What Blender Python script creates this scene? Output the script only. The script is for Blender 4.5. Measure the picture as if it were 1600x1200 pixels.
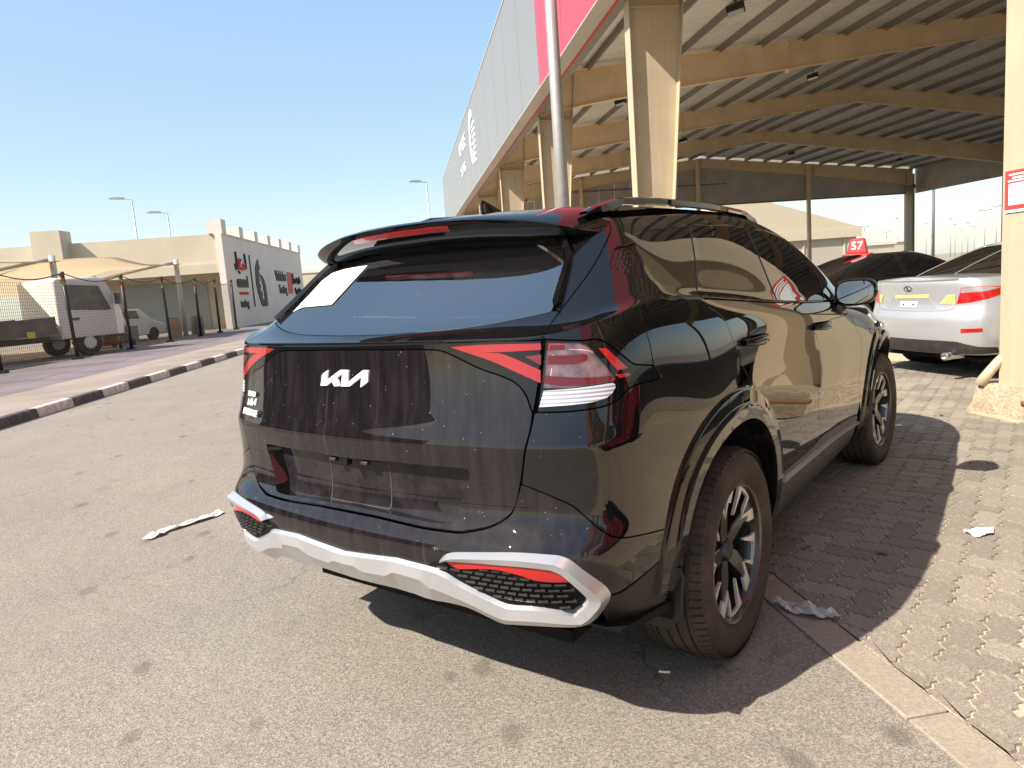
import bpy, bmesh, math, random
import numpy as np
from mathutils import Vector, Matrix
from mathutils.geometry import delaunay_2d_cdt
random.seed(7); RNG=np.random.default_rng(7)
R=math.radians
scn=bpy.context.scene
for o in list(bpy.data.objects): bpy.data.objects.remove(o)
COL=scn.collection
# ------------------------------------------------------------------ camera
CAM_POS=Vector((-0.427,-2.868,1.3435))
cam_d=bpy.data.cameras.new('camera'); cam=bpy.data.objects.new('camera',cam_d); COL.objects.link(cam)
cam_d.sensor_fit='HORIZONTAL'; cam_d.sensor_width=36.0; cam_d.lens=36.0*1103.16/1600.0
cam_d.clip_start=0.05; cam_d.clip_end=3000
CAM_RIGHT=Vector((0.985951,-0.149698,-0.074099)); CAM_UP=Vector((0.093313,0.125704,0.987669)); CAM_FWD=Vector((0.138537,0.980708,-0.137907))
cam.matrix_world=Matrix(((CAM_RIGHT.x,CAM_UP.x,-CAM_FWD.x,CAM_POS.x),(CAM_RIGHT.y,CAM_UP.y,-CAM_FWD.y,CAM_POS.y),(CAM_RIGHT.z,CAM_UP.z,-CAM_FWD.z,CAM_POS.z),(0,0,0,1)))
scn.camera=cam
scn.render.resolution_x=1024; scn.render.resolution_y=768
# ------------------------------------------------------------------ light
CAR_ROT=R(44.8)
_s=Matrix.Rotation(CAR_ROT,3,'Z')@Vector((-0.97,0.40,1.0)); SUN_DIR=_s.normalized()      # towards the sun
world=bpy.data.worlds.new('World'); scn.world=world; world.use_nodes=True
wn=world.node_tree.nodes; wl=world.node_tree.links
bg=wn['Background']; sky=wn.new('ShaderNodeTexSky'); sky.sky_type='NISHITA'; sky.sun_disc=False
sky.sun_elevation=math.asin(SUN_DIR.z); sky.sun_rotation=math.atan2(SUN_DIR.x,SUN_DIR.y)
sky.air_density=1.0; sky.dust_density=1.1; sky.ozone_density=1.2; sky.altitude=0
sg_=wn.new('ShaderNodeGamma'); sg_.inputs[1].default_value=.33; wl.new(sky.outputs[0],sg_.inputs[0])      # phone-camera like compression of the sky's range
sh_=wn.new('ShaderNodeHueSaturation'); sh_.inputs['Saturation'].default_value=2.15; sh_.inputs['Value'].default_value=2.0; wl.new(sg_.outputs[0],sh_.inputs['Color'])
wl.new(sh_.outputs[0],bg.inputs[0]); bg.inputs[1].default_value=0.15
sun_d=bpy.data.lights.new('sun','SUN'); sun_d.energy=4.2; sun_d.angle=R(0.53); sun_d.color=(1.0,0.93,0.82)
sun=bpy.data.objects.new('sun',sun_d); COL.objects.link(sun); sun.rotation_euler=SUN_DIR.to_track_quat('Z','Y').to_euler(); sun.location=(0,0,30)
scn.view_settings.view_transform='Standard'; scn.view_settings.look='None'; scn.view_settings.gamma=1; scn.view_settings.use_curve_mapping=False
scn.view_settings.exposure=1.06
scn.cycles.max_bounces=12; scn.cycles.diffuse_bounces=6; scn.cycles.glossy_bounces=6; scn.cycles.transparent_max_bounces=16
# ------------------------------------------------------------------ materials
MATS={}
def nodes(m): m.use_nodes=True; return m.node_tree.nodes,m.node_tree.links
def mat(name,col,rough=.5,metal=0.,coat=0.,spec=.5,var=0.,vscale=6.,bump=0.,bscale=60.,emis=None,coat_rough=.03,dust=0.,dcol=(.46,.38,.29),dscale=3.,streak=False,trans=0.,alpha=None,ior=1.5,coat_ior=1.5):
    if name in MATS: return MATS[name]
    m=bpy.data.materials.new(name); N,L=nodes(m); p=N['Principled BSDF']
    p.inputs['Base Color'].default_value=(*col,1); p.inputs['Roughness'].default_value=rough; p.inputs['Metallic'].default_value=metal
    p.inputs['Coat Weight'].default_value=coat; p.inputs['Coat Roughness'].default_value=coat_rough; p.inputs['Specular IOR Level'].default_value=spec
    p.inputs['IOR'].default_value=ior; p.inputs['Coat IOR'].default_value=coat_ior
    if trans: p.inputs['Transmission Weight'].default_value=trans
    if emis: p.inputs['Emission Color'].default_value=(*emis[0],1); p.inputs['Emission Strength'].default_value=emis[1]
    tc=N.new('ShaderNodeTexCoord'); src=None
    if var or dust:
        nz=N.new('ShaderNodeTexNoise'); nz.inputs['Scale'].default_value=vscale; nz.inputs['Detail'].default_value=6; nz.inputs['Roughness'].default_value=.62
        L.new(tc.outputs['Object'],nz.inputs['Vector'])
    colsock=None
    if var:
        mr=N.new('ShaderNodeMapRange'); mr.inputs[1].default_value=.3; mr.inputs[2].default_value=.7; mr.inputs[3].default_value=1-var; mr.inputs[4].default_value=1+var
        L.new(nz.outputs[0],mr.inputs[0])
        mx=N.new('ShaderNodeMix'); mx.data_type='RGBA'; mx.blend_type='MULTIPLY'; mx.inputs[0].default_value=1; mx.inputs[6].default_value=(*col,1)
        L.new(mr.outputs[0],mx.inputs[7]); colsock=mx.outputs[2]
    if dust:
        n2=N.new('ShaderNodeTexNoise'); n2.inputs['Scale'].default_value=dscale; n2.inputs['Detail'].default_value=8; n2.inputs['Roughness'].default_value=.7
        if streak:
            mp=N.new('ShaderNodeMapping'); mp.inputs['Scale'].default_value=(6,6,.35); L.new(tc.outputs['Object'],mp.inputs[0]); L.new(mp.outputs[0],n2.inputs['Vector'])
        else: L.new(tc.outputs['Object'],n2.inputs['Vector'])
        r2=N.new('ShaderNodeMapRange'); r2.inputs[1].default_value=.42; r2.inputs[2].default_value=.8; r2.inputs[3].default_value=dust*.25; r2.inputs[4].default_value=dust*1.9
        L.new(n2.outputs[0],r2.inputs[0])
        md=N.new('ShaderNodeMix'); md.data_type='RGBA'; L.new(r2.outputs[0],md.inputs[0]); md.inputs[7].default_value=(*dcol,1)
        if colsock: L.new(colsock,md.inputs[6])
        else: md.inputs[6].default_value=(*col,1)
        colsock=md.outputs[2]
    if colsock: L.new(colsock,p.inputs['Base Color'])
    if bump:
        nb=N.new('ShaderNodeTexNoise'); nb.inputs['Scale'].default_value=bscale; nb.inputs['Detail'].default_value=5; L.new(tc.outputs['Object'],nb.inputs['Vector'])
        b=N.new('ShaderNodeBump'); b.inputs['Strength'].default_value=bump; b.inputs['Distance'].default_value=.01; L.new(nb.outputs[0],b.inputs['Height']); L.new(b.outputs[0],p.inputs['Normal'])
    MATS[name]=m; return m
def glass(name,tint=(.12,.13,.12),f0=1.5,rough=.0,add=(.004,.004,.005)):
    if name in MATS: return MATS[name]
    m=bpy.data.materials.new(name); N,L=nodes(m); N.remove(N['Principled BSDF']); out=N['Material Output']
    tr=N.new('ShaderNodeBsdfTransparent'); tr.inputs[0].default_value=(*tint,1)
    df=N.new('ShaderNodeBsdfDiffuse'); df.inputs[0].default_value=(*add,1)
    gl=N.new('ShaderNodeBsdfGlossy'); gl.inputs['Roughness'].default_value=rough
    ad=N.new('ShaderNodeAddShader'); L.new(tr.outputs[0],ad.inputs[0]); L.new(df.outputs[0],ad.inputs[1])
    fr=N.new('ShaderNodeFresnel'); fr.inputs[0].default_value=f0
    mx=N.new('ShaderNodeMixShader'); L.new(fr.outputs[0],mx.inputs[0]); L.new(ad.outputs[0],mx.inputs[1]); L.new(gl.outputs[0],mx.inputs[2]); L.new(mx.outputs[0],out.inputs[0])
    MATS[name]=m; return m
def lens(name,col,f0=1.5,rough=.25):
    """coloured plastic lens: glossy front over a saturated body"""
    return mat(name,col,rough=rough,coat=1.,coat_rough=.02,spec=.5)
paint=mat('black_paint',(.004,.0038,.0042),rough=.4,coat=1.,coat_rough=.004,spec=.0,dust=.006,dcol=(.42,.33,.27),dscale=7.,coat_ior=1.6)
paint_dusty=mat('black_paint_dusty',(.0055,.0045,.005),rough=.4,coat=1.,coat_rough=.006,spec=.0,dust=.026,dcol=(.40,.32,.37),dscale=4.5,streak=True,coat_ior=1.55)
recess_m=mat('recess_paint',(.006,.005,.0055),rough=.4,coat=1.,coat_rough=.03,spec=0.,dust=.045,dcol=(.42,.33,.38),dscale=9.,coat_ior=1.4)
gloss=mat('gloss_black',(.004,.004,.0045),rough=.4,coat=1.,coat_rough=.006,spec=.0,dust=.006,coat_ior=1.5)
plastic=mat('grey_plastic',(.018,.018,.02),rough=.5,spec=.4,dust=.05,dscale=9)
matte=mat('matte_black',(.006,.006,.006),rough=.8,spec=.2)
g_dark=glass('dark_glass',(.20,.24,.20),1.62)
g_rear=glass('rear_glass',(.30,.33,.29),4.6)
g_clear=glass('clear_glass',(.55,.6,.57),1.5)
satin=mat('satin_silver',(.52,.53,.55),rough=.33,metal=.55,coat=.35,coat_rough=.2,spec=.5,dust=.03,dcol=(.5,.45,.38),dscale=12)
chrome=mat('chrome',(.62,.62,.62),rough=.06,metal=1.)
mirror_m=mat('mirror',(.75,.77,.78),rough=.02,metal=1.)
red_l=lens('red_lens',(.30,.004,.009)); red_b=lens('bright_red_lens',(.42,.006,.006)); red_d=lens('dark_red_lens',(.13,.003,.006))
band_l=mat('lamp_band',(.62,.015,.03),rough=.35); smoke_l=lens('smoked_lens',(.035,.03,.03)); clear_l=mat('clear_lens',(.42,.36,.36),rough=.22,metal=.35,coat=1.,coat_rough=.02); bowl_l=mat('lamp_bowl',(.86,.62,.62),rough=.35,metal=.2,var=.5,vscale=26); cover_l=glass('lamp_cover',(.96,.90,.90),1.5)
white_l=mat('white_lens',(.46,.48,.54),rough=.3,coat=1.,coat_rough=.03,var=.10,vscale=30)
white_p=mat('white_print',(.78,.78,.78),rough=.5); black_p=mat('black_print',(.012,.012,.012),rough=.6); red_p=mat('red_print',(.55,.02,.03),rough=.45); yellow_p=mat('yellow_print',(.75,.62,.06),rough=.5)
rubber=mat('rubber',(.030,.026,.022),rough=.75,spec=.25,dust=.14,dcol=(.33,.24,.17),dscale=6,bump=.3,bscale=140)
alloy_b=mat('alloy_black',(.006,.006,.006),rough=.35,coat=.5,coat_rough=.05,dust=.03,dscale=14); alloy_s=mat('alloy_machined',(.72,.68,.60),rough=.35,metal=.35)
# ------------------------------------------------------------------ object helpers
def tag(o,label=None,cat=None,group=None,kind=None):
    if label: o['label']=label
    if cat: o['category']=cat
    if group: o['group']=group
    if kind: o['kind']=kind
    return o
def empty(name,loc=(0,0,0),rz=0.,**k):
    o=bpy.data.objects.new(name,None); COL.objects.link(o); o.location=loc; o.rotation_euler=(0,0,rz); o.empty_display_size=.2
    return tag(o,**k)
def link_mesh(name,me,m,parent=None,**k):
    if m is not None and not me.materials: me.materials.append(m)
    o=bpy.data.objects.new(name,me); COL.objects.link(o)
    if parent is not None: o.parent=parent
    return tag(o,**k)
class MB:
    def __init__(s): s.v=[]; s.f=[]
    def add(s,vs,fs):
        b=len(s.v); s.v+= [tuple(map(float,v)) for v in vs]; s.f+=[tuple(b+i for i in f) for f in fs]; return s
    def box(s,c,d,rz=0.,M=None):
        hx,hy,hz=d[0]/2,d[1]/2,d[2]/2
        vs=[Vector((x,y,z)) for z in(-hz,hz) for y in(-hy,hy) for x in(-hx,hx)]
        A=Matrix.Translation(c)@(Matrix.Rotation(rz,4,'Z') if M is None else M.to_4x4())
        return s.add([A@v for v in vs],[(0,2,3,1),(4,5,7,6),(0,1,5,4),(2,6,7,3),(0,4,6,2),(1,3,7,5)])
    def bb(s,a,b): # box from two corners
        return s.box([(a[i]+b[i])/2 for i in range(3)],[abs(b[i]-a[i]) for i in range(3)])
    def prism(s,poly,axis,a,b):   # polygon in the 2 other axes extruded along axis
        def P(p,t):
            return {'x':(t,p[0],p[1]),'y':(p[0],t,p[1]),'z':(p[0],p[1],t)}[axis]
        n=len(poly); vs=[P(p,a) for p in poly]+[P(p,b) for p in poly]
        return s.add(vs,[tuple(range(n)),tuple(range(2*n-1,n-1,-1))]+[(i,n+i,n+(i+1)%n,(i+1)%n) for i in range(n)])
    def tube(s,pts,r,n=10,closed=False,cap=True):
        pts=[Vector(p) for p in pts]; m=len(pts); rr=r if hasattr(r,'__len__') else [r]*m; vs=[];prev=None
        for i,p in enumerate(pts):
            t=(pts[(i+1)%m]-pts[i-1]) if closed else (pts[min(i+1,m-1)]-pts[max(i-1,0)])
            t.normalize()
            if prev is None:
                a=Vector((0,0,1)) if abs(t.z)<.9 else Vector((1,0,0)); x=t.cross(a).normalized()
            else: x=(prev-t*prev.dot(t)).normalized()
            prev=x; y=t.cross(x)
            for k in range(n): vs.append(p+(x*math.cos(2*math.pi*k/n)+y*math.sin(2*math.pi*k/n))*rr[i])
        fs=[]
        for i in range(m if closed else m-1):
            j=(i+1)%m
            fs+=[(i*n+k,i*n+(k+1)%n,j*n+(k+1)%n,j*n+k) for k in range(n)]
        if cap and not closed: fs+=[tuple(range(n-1,-1,-1)),tuple((m-1)*n+k for k in range(n))]
        return s.add(vs,fs)
    def lathe(s,prof,axis='z',n=32,c=(0,0,0)):   # prof (r,h)
        vs=[];m=len(prof)
        for k in range(n):
            a=2*math.pi*k/n
            for r_,h in prof:
                p={'z':(r_*math.cos(a),r_*math.sin(a),h),'y':(r_*math.cos(a),h,r_*math.sin(a)),'x':(h,r_*math.cos(a),r_*math.sin(a))}[axis]
                vs.append((p[0]+c[0],p[1]+c[1],p[2]+c[2]))
        fs=[(k*m+i,k*m+i+1,((k+1)%n)*m+i+1,((k+1)%n)*m+i) for k in range(n) for i in range(m-1)]
        return s.add(vs,fs)
    def grid(s,G):   # G[i][j] xyz
        G=np.asarray(G); a,b=G.shape[:2]
        return s.add(G.reshape(-1,3),[(i*b+j,i*b+j+1,(i+1)*b+j+1,(i+1)*b+j) for i in range(a-1) for j in range(b-1)])
    def mesh(s,name,smooth=False,ang=None,fix=True):
        me=bpy.data.meshes.new(name); me.from_pydata(s.v,[],s.f); me.validate()
        if fix:
            bm=bmesh.new(); bm.from_mesh(me); bmesh.ops.recalc_face_normals(bm,faces=bm.faces); bm.to_mesh(me); bm.free()
        if smooth or ang:
            me.shade_smooth()
            if ang: me.set_sharp_from_angle(angle=R(ang))
        return me
    def obj(s,name,m,parent=None,smooth=False,ang=None,bevel=0.,fix=True,**k):
        o=link_mesh(name,s.mesh(name,smooth,ang,fix),m,parent,**k)
        if bevel:
            b=o.modifiers.new('bevel','BEVEL'); b.width=bevel; b.segments=2; b.limit_method='ANGLE'; b.angle_limit=R(40)
            o.data.shade_smooth(); o.data.set_sharp_from_angle(angle=R(60))
        return o
def copy_tree(o,parent=None):
    c=o.copy(); COL.objects.link(c)
    if parent is not None: c.parent=parent
    for ch in list(o.children): copy_tree(ch,c)
    return c
def text_mesh(body,size,depth=.004,shear=0.,bold=0.,align='CENTER',space=1.):
    cu=bpy.data.curves.new('lettering','FONT'); cu.body=body; cu.size=size; cu.extrude=depth; cu.shear=shear; cu.offset=bold; cu.align_x=align; cu.align_y='CENTER'; cu.space_character=space
    cu.resolution_u=3
    o=bpy.data.objects.new('lettering',cu); COL.objects.link(o); bpy.context.view_layer.update()
    me=bpy.data.meshes.new_from_object(o.evaluated_get(bpy.context.evaluated_depsgraph_get())); bpy.data.objects.remove(o); bpy.data.curves.remove(cu)
    me.materials.clear(); return me
def place_text(me,name,m,parent,origin,xdir,ydir,**k):
    x=Vector(xdir).normalized(); y=Vector(ydir); y=(y-x*y.dot(x)).normalized(); z=x.cross(y)
    me.transform(Matrix(((x.x,y.x,z.x,origin[0]),(x.y,y.y,z.y,origin[1]),(x.z,y.z,z.z,origin[2]),(0,0,0,1))))
    return link_mesh(name,me,m,parent,**k)

def ribbed_lens():
    m=white_l; N,L=nodes(m); p=N['Principled BSDF']; tc=N.new('ShaderNodeTexCoord'); sp=N.new('ShaderNodeSeparateXYZ'); L.new(tc.outputs['Object'],sp.inputs[0])
    a=N.new('ShaderNodeMath'); a.operation='MULTIPLY'; a.inputs[1].default_value=2*math.pi/.0105; L.new(sp.outputs[2],a.inputs[0]); b=N.new('ShaderNodeMath'); b.operation='SINE'; L.new(a.outputs[0],b.inputs[0])
    bp=N.new('ShaderNodeBump'); bp.inputs['Strength'].default_value=.35; bp.inputs['Distance'].default_value=.004; L.new(b.outputs[0],bp.inputs['Height']); L.new(bp.outputs[0],p.inputs['Normal']); L.new(bp.outputs[0],p.inputs['Coat Normal'])
ribbed_lens()

def add_specks(m,col=(.46,.42,.40),streak=.10,speck=.30):
    """dried drip streaks and dust specks over the base colour"""
    N,L=nodes(m); p=N['Principled BSDF']; src=p.inputs['Base Color'].links[0].from_socket; tc=N.new('ShaderNodeTexCoord')
    def mixin(fac,c):
        global _s
        x=N.new('ShaderNodeMix'); x.data_type='RGBA'; L.new(fac,x.inputs[0]); L.new(c,x.inputs[6]); x.inputs[7].default_value=(*col,1); return x.outputs[2]
    def rng(sock,a,b,c,d):
        r=N.new('ShaderNodeMapRange'); r.inputs[1].default_value=a;r.inputs[2].default_value=b;r.inputs[3].default_value=c;r.inputs[4].default_value=d; L.new(sock,r.inputs[0]); return r.outputs[0]
    mp=N.new('ShaderNodeMapping'); mp.inputs['Scale'].default_value=(2,60,1.1); L.new(tc.outputs['Object'],mp.inputs[0])
    n=N.new('ShaderNodeTexNoise'); n.inputs['Scale'].default_value=1; n.inputs['Detail'].default_value=3; L.new(mp.outputs[0],n.inputs['Vector'])
    n3=N.new('ShaderNodeTexNoise'); n3.inputs['Scale'].default_value=3; L.new(tc.outputs['Object'],n3.inputs['Vector'])
    mu=N.new('ShaderNodeMath'); mu.operation='MULTIPLY'; L.new(rng(n.outputs[0],.64,.74,0,streak),mu.inputs[0]); L.new(rng(n3.outputs[0],.42,.62,0,1),mu.inputs[1])
    c=mixin(mu.outputs[0],src)
    v=N.new('ShaderNodeTexVoronoi'); v.inputs['Scale'].default_value=70; L.new(tc.outputs['Object'],v.inputs['Vector']); se=N.new('ShaderNodeSeparateColor'); L.new(v.outputs['Color'],se.inputs[0])
    th=N.new('ShaderNodeMath'); th.operation='SUBTRACT'; L.new(rng(se.outputs[0],.72,1,0,.20),th.inputs[0]); L.new(v.outputs['Distance'],th.inputs[1])
    c=mixin(rng(th.outputs[0],0,.06,0,speck),c); L.new(c,p.inputs['Base Color'])
add_specks(paint_dusty)
add_specks(paint,streak=0.,speck=.10)

# ================================================================== the setting
def in_frame(p,m=40):
    v=Vector(p)-CAM_POS; z=v.dot(CAM_FWD)
    if z<.2: return False
    x=800+1103.16*v.dot(CAM_RIGHT)/z; y=600-1103.16*v.dot(CAM_UP)/z
    return -m<x<1600+m and -m<y<1200+m
def ground_mat(name,c1,c2,speck,rough=.9,fine=240.,big=.7,stain=.35,spots=True,bump=.5,dark=(.07,.058,.048),tracks=False):
    m=bpy.data.materials.new(name); N,L=nodes(m); p=N['Principled BSDF']; p.inputs['Roughness'].default_value=rough; p.inputs['Specular IOR Level'].default_value=.25
    tc=N.new('ShaderNodeTexCoord'); 
    def noise(sc,det=6,rg=.6,vec=None):
        n=N.new('ShaderNodeTexNoise'); n.inputs['Scale'].default_value=sc; n.inputs['Detail'].default_value=det; n.inputs['Roughness'].default_value=rg; L.new(vec or tc.outputs['Object'],n.inputs['Vector']); return n
    def rng(sock,a,b,c,d):
        r=N.new('ShaderNodeMapRange'); r.inputs[1].default_value=a;r.inputs[2].default_value=b;r.inputs[3].default_value=c;r.inputs[4].default_value=d; L.new(sock,r.inputs[0]); return r.outputs[0]
    def mix(f,a,b,blend='MIX'):
        x=N.new('ShaderNodeMix'); x.data_type='RGBA'; x.blend_type=blend
        for s_,v in ((0,f),(6,a),(7,b)):
            if hasattr(v,'is_linked'): L.new(v,x.inputs[s_])
            else: x.inputs[s_].default_value=v if s_==0 else (*v,1)
        return x.outputs[2]
    c=mix(rng(noise(big,8,.65).outputs[0],.35,.65,0,1),c1,c2)
    vo=N.new('ShaderNodeTexVoronoi'); vo.inputs['Scale'].default_value=fine; L.new(tc.outputs['Object'],vo.inputs['Vector'])
    sep=N.new('ShaderNodeSeparateColor'); L.new(vo.outputs['Color'],sep.inputs[0])
    c=mix(1.0,c,rng(sep.outputs[0],0,1,1-speck,1+speck),'MULTIPLY')
    c=mix(1.0,c,rng(noise(fine*.35,3).outputs[0],.3,.7,1-speck*.6,1+speck*.6),'MULTIPLY')
    c=mix(rng(noise(2.3,7,.7).outputs[0],.56,.75,0,stain),c,dark)
    if spots:      # oil and drip marks
        mp=N.new('ShaderNodeMapping'); mp.inputs['Scale'].default_value=(5.2,3.2,5.2); mp.inputs['Rotation'].default_value=(0,0,.5); L.new(tc.outputs['Object'],mp.inputs[0])
        wob=noise(5.,3); ad=N.new('ShaderNodeMixRGB'); ad.blend_type='ADD'; ad.inputs[0].default_value=.12; L.new(mp.outputs[0],ad.inputs[1]); L.new(wob.outputs['Color'],ad.inputs[2])
        v2=N.new('ShaderNodeTexVoronoi'); v2.inputs['Scale'].default_value=1.; v2.inputs['Randomness'].default_value=1.; L.new(ad.outputs[0],v2.inputs['Vector'])
        s2=N.new('ShaderNodeSeparateColor'); L.new(v2.outputs['Color'],s2.inputs[0])
        thr=rng(s2.outputs[1],.25,1.,.0,.24); mm=N.new('ShaderNodeMath'); mm.operation='SUBTRACT'; L.new(thr,mm.inputs[0]); L.new(v2.outputs['Distance'],mm.inputs[1])
        c=mix(rng(mm.outputs[0],-.05,.06,0,.45),c,dark)
    if tracks:
        wv=noise(1.6,5,.6); am=N.new('ShaderNodeMixRGB'); am.blend_type='ADD'; am.inputs[0].default_value=.9; L.new(tc.outputs['Object'],am.inputs[1]); L.new(wv.outputs['Color'],am.inputs[2])
        vc=N.new('ShaderNodeTexVoronoi'); vc.feature='DISTANCE_TO_EDGE'; vc.inputs['Scale'].default_value=.33; L.new(am.outputs[0],vc.inputs['Vector'])
        ck=N.new('ShaderNodeMath'); ck.operation='MULTIPLY'; L.new(rng(vc.outputs['Distance'],.0005,.004,1,0),ck.inputs[0]); L.new(rng(noise(.9,3).outputs[0],.50,.60,0,.6),ck.inputs[1])
        c=mix(ck.outputs[0],c,dark)
        mp=N.new('ShaderNodeMapping'); mp.inputs['Scale'].default_value=(1.,.06,1.); mp.inputs['Rotation'].default_value=(0,0,-.08); L.new(tc.outputs['Object'],mp.inputs[0])
        c=mix(rng(noise(1.1,5,.6,mp.outputs[0]).outputs[0],.35,.7,0,.30),c,(0.231,0.203,0.164))
    L.new(c,p.inputs['Base Color'])
    b=N.new('ShaderNodeBump'); b.inputs['Strength'].default_value=bump; b.inputs['Distance'].default_value=.004; L.new(vo.outputs['Distance'],b.inputs['Height'])
    b2=N.new('ShaderNodeBump'); b2.inputs['Strength'].default_value=.35; b2.inputs['Distance'].default_value=.02; L.new(noise(9,6).outputs[0],b2.inputs['Height']); L.new(b.outputs[0],b2.inputs['Normal']); L.new(b2.outputs[0],p.inputs['Normal'])
    return m
asphalt=ground_mat('asphalt',(.285,.252,.208),(.240,.214,.182),.42,fine=230,tracks=True)
sandm=ground_mat('sand',(0.323,0.269,0.197),(0.269,0.224,0.170),.2,fine=60,spots=False)
def sheet(name,poly,z,m,kind='structure'):
    me=bpy.data.meshes.new(name); me.from_pydata([(x,y,z) for x,y in poly],[],[tuple(range(len(poly)))]); return link_mesh(name,me,m,kind=kind)
sheet('ground',[(-1200,-400),(1200,-400),(1200,1800),(-1200,1800)],-.03,sandm)
sheet('road',[(-60,-80),(.905,-80),(.905,60),(60,60),(60,140),(-60,140)],0.0,asphalt)
# ---- flush concrete edging between asphalt and pavers
conc=ground_mat('edging_concrete',(0.358,0.305,0.242),(0.305,0.260,0.206),.14,fine=180,spots=False,stain=.25,bump=.25)
edg=empty('edging',(0,0,0)); tag(edg,kind='structure')
y=-14.0
while y<40:
    MB().bb((.912,y+.004,-.06),(1.052,y+.986,.003)).obj('edging_stone',conc,edg,bevel=.006); y+=.99
# ---- interlocking pavers, herringbone, laid at 45 degrees to the road
paver_ms=[ground_mat('paver_%s'%n,tuple(c*k for c in (.300,.258,.208)),tuple(c*k*.9 for c in (.292,.256,.210)),.28,fine=300,spots=False,stain=.22,bump=.45) for n,k in (('warm',1.03),('grey',.92),('pale',1.14),('dark',.82))]
joint=ground_mat('joint_sand',(0.583,0.481,0.336),(0.470,0.381,0.269),.22,fine=200,spots=False,stain=.3)
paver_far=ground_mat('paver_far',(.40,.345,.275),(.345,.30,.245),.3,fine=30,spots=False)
sheet('paved_yard',[(1.056,-30),(34,-30),(34,60),(1.056,60)],-.006,joint)
PA=.112; PZ=.002; a45=R(45.2); EX=Vector((math.sin(a45),math.cos(a45))); EY=Vector((-math.cos(a45),math.sin(a45)))
def unit_edge(p,q):
    flip=(q[0]<p[0] or q[1]<p[1]); a,b=(q,p) if flip else (p,q)
    d=(b[0]-a[0],b[1]-a[1]); n=(-d[1],d[0]); out=[(a[0],a[1])]
    for t,o in ((.22,.13),(.40,-.02),(.60,.02),(.78,-.13)): out.append((a[0]+d[0]*t+n[0]*o,a[1]+d[1]*t+n[1]*o))
    out.append((b[0],b[1]))
    if flip: out=out[::-1]
    return out[:-1]
def stone_poly(h):
    ring=[(0,0),(1,0),(2,0),(2,1),(1,1),(0,1)] if h else [(0,0),(1,0),(1,1),(1,2),(0,2),(0,1)]
    return [p for i in range(6) for p in unit_edge(ring[i],ring[(i+1)%6])]
def clip_x(poly,x0):
    out=[];n=len(poly)
    for i in range(n):
        a,b=poly[i],poly[(i+1)%n]
        if a[0]>=x0: out.append(a)
        if (a[0]>=x0)!=(b[0]>=x0): t=(x0-a[0])/(b[0]-a[0]); out.append((x0,a[1]+(b[1]-a[1])*t))
    return out
def shrink(poly,g):
    P=np.array(poly); n=len(P); T=np.roll(P,-1,0)-P; T/=np.linalg.norm(T,axis=1,keepdims=True)+1e-12; Tp=np.roll(T,1,0)
    N_=np.stack([-T[:,1],T[:,0]],1)+np.stack([-Tp[:,1],Tp[:,0]],1); l=np.linalg.norm(N_,axis=1,keepdims=True); N_=N_/np.maximum(l,.4)
    return P+N_*g*1.15
def stone_geo(poly,z=PZ):
    a=shrink(poly,.0062); b=shrink(poly,.0042); n=len(a)
    return [(x,y,z) for x,y in a]+[(x,y,z-.009) for x,y in b],[tuple(range(n))]+[(i,n+i,n+(i+1)%n,(i+1)%n) for i in range(n)]
O2=Vector((1.06,-1.2)); stones=[]
for i in range(-60,170):
    for j in range(-120,110):
        k=(i+j)%4
        if k not in (0,2): continue
        c=O2+EX*((i+(1 if k==0 else .5))*PA)+EY*((j+(.5 if k==0 else 1))*PA)
        if c.x<1.02 or c.x>10.5 or c.y<-2.2 or c.y>10: continue
        if not in_frame((c.x,c.y,0),60): continue
        d=(Vector((c.x,c.y,0))-CAM_POS).length
        if d>10.5: continue
        stones.append((d,i,j,k,c))
stones.sort(key=lambda s:s[0])
yard=[o for o in bpy.data.objects if o.name=='paved_yard'][0]
shared={}
for k in (0,2):
    pl=[((EX*(x*PA)+EY*(y_*PA))) for x,y_ in stone_poly(k==0)]; cx=EX*((1 if k==0 else .5)*PA)+EY*((.5 if k==0 else 1)*PA)
    pl=[(p.x-cx.x,p.y-cx.y) for p in pl]
    v,f=stone_geo(pl)
    for q in range(4):
        me=MB().add(v,f).mesh('paver',fix=False); me.materials.append(paver_ms[q]); shared[(k,q)]=me
rest=[MB() for _ in range(4)]
def car_local(c):
    q=Matrix.Rotation(-CAR_ROT,2)@c; return q
n_ind=0
for d,i,j,k,c in stones:
    q=random.choice((0,0,0,1,1,2,3)); L_=[tuple(O2+EX*((i+x)*PA)+EY*((j+y_)*PA)) for x,y_ in stone_poly(k==0)]
    lo=min(p[0] for p in L_); jz=random.uniform(-.0022,.0018)
    cl=car_local(c); hid=(-.3<cl.x<3.2 and abs(cl.y)<.55)
    if lo<1.058:
        L_=clip_x(L_,1.058)
        if len(L_)<4: continue
        if max(p[0] for p in L_)<1.075: continue
        if n_ind<300 and not hid:
            v,f=stone_geo(L_,PZ+jz); MB().add(v,f).obj('paver',paver_ms[q],yard,fix=False); n_ind+=1
        else: v,f=stone_geo(L_,PZ+jz); rest[q].add(v,f)
    elif n_ind<300 and not hid:
        o=bpy.data.objects.new('paver',shared[(k,int(q))]); COL.objects.link(o); o.parent=yard; o.location=(c.x,c.y,jz); o.rotation_euler=(random.uniform(-.006,.006),random.uniform(-.006,.006),random.uniform(-.008,.008)); n_ind+=1
    else:
        v,f=stone_geo(L_,PZ+jz); rest[q].add(v,f)
for q in range(4): rest[q].obj('far_pavers',paver_ms[q],yard,fix=False,kind='stuff')
sheet('paved_yard_far',[(1.06,10.1),(34,10.1),(34,60),(1.06,60)],.0,paver_far)
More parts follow.
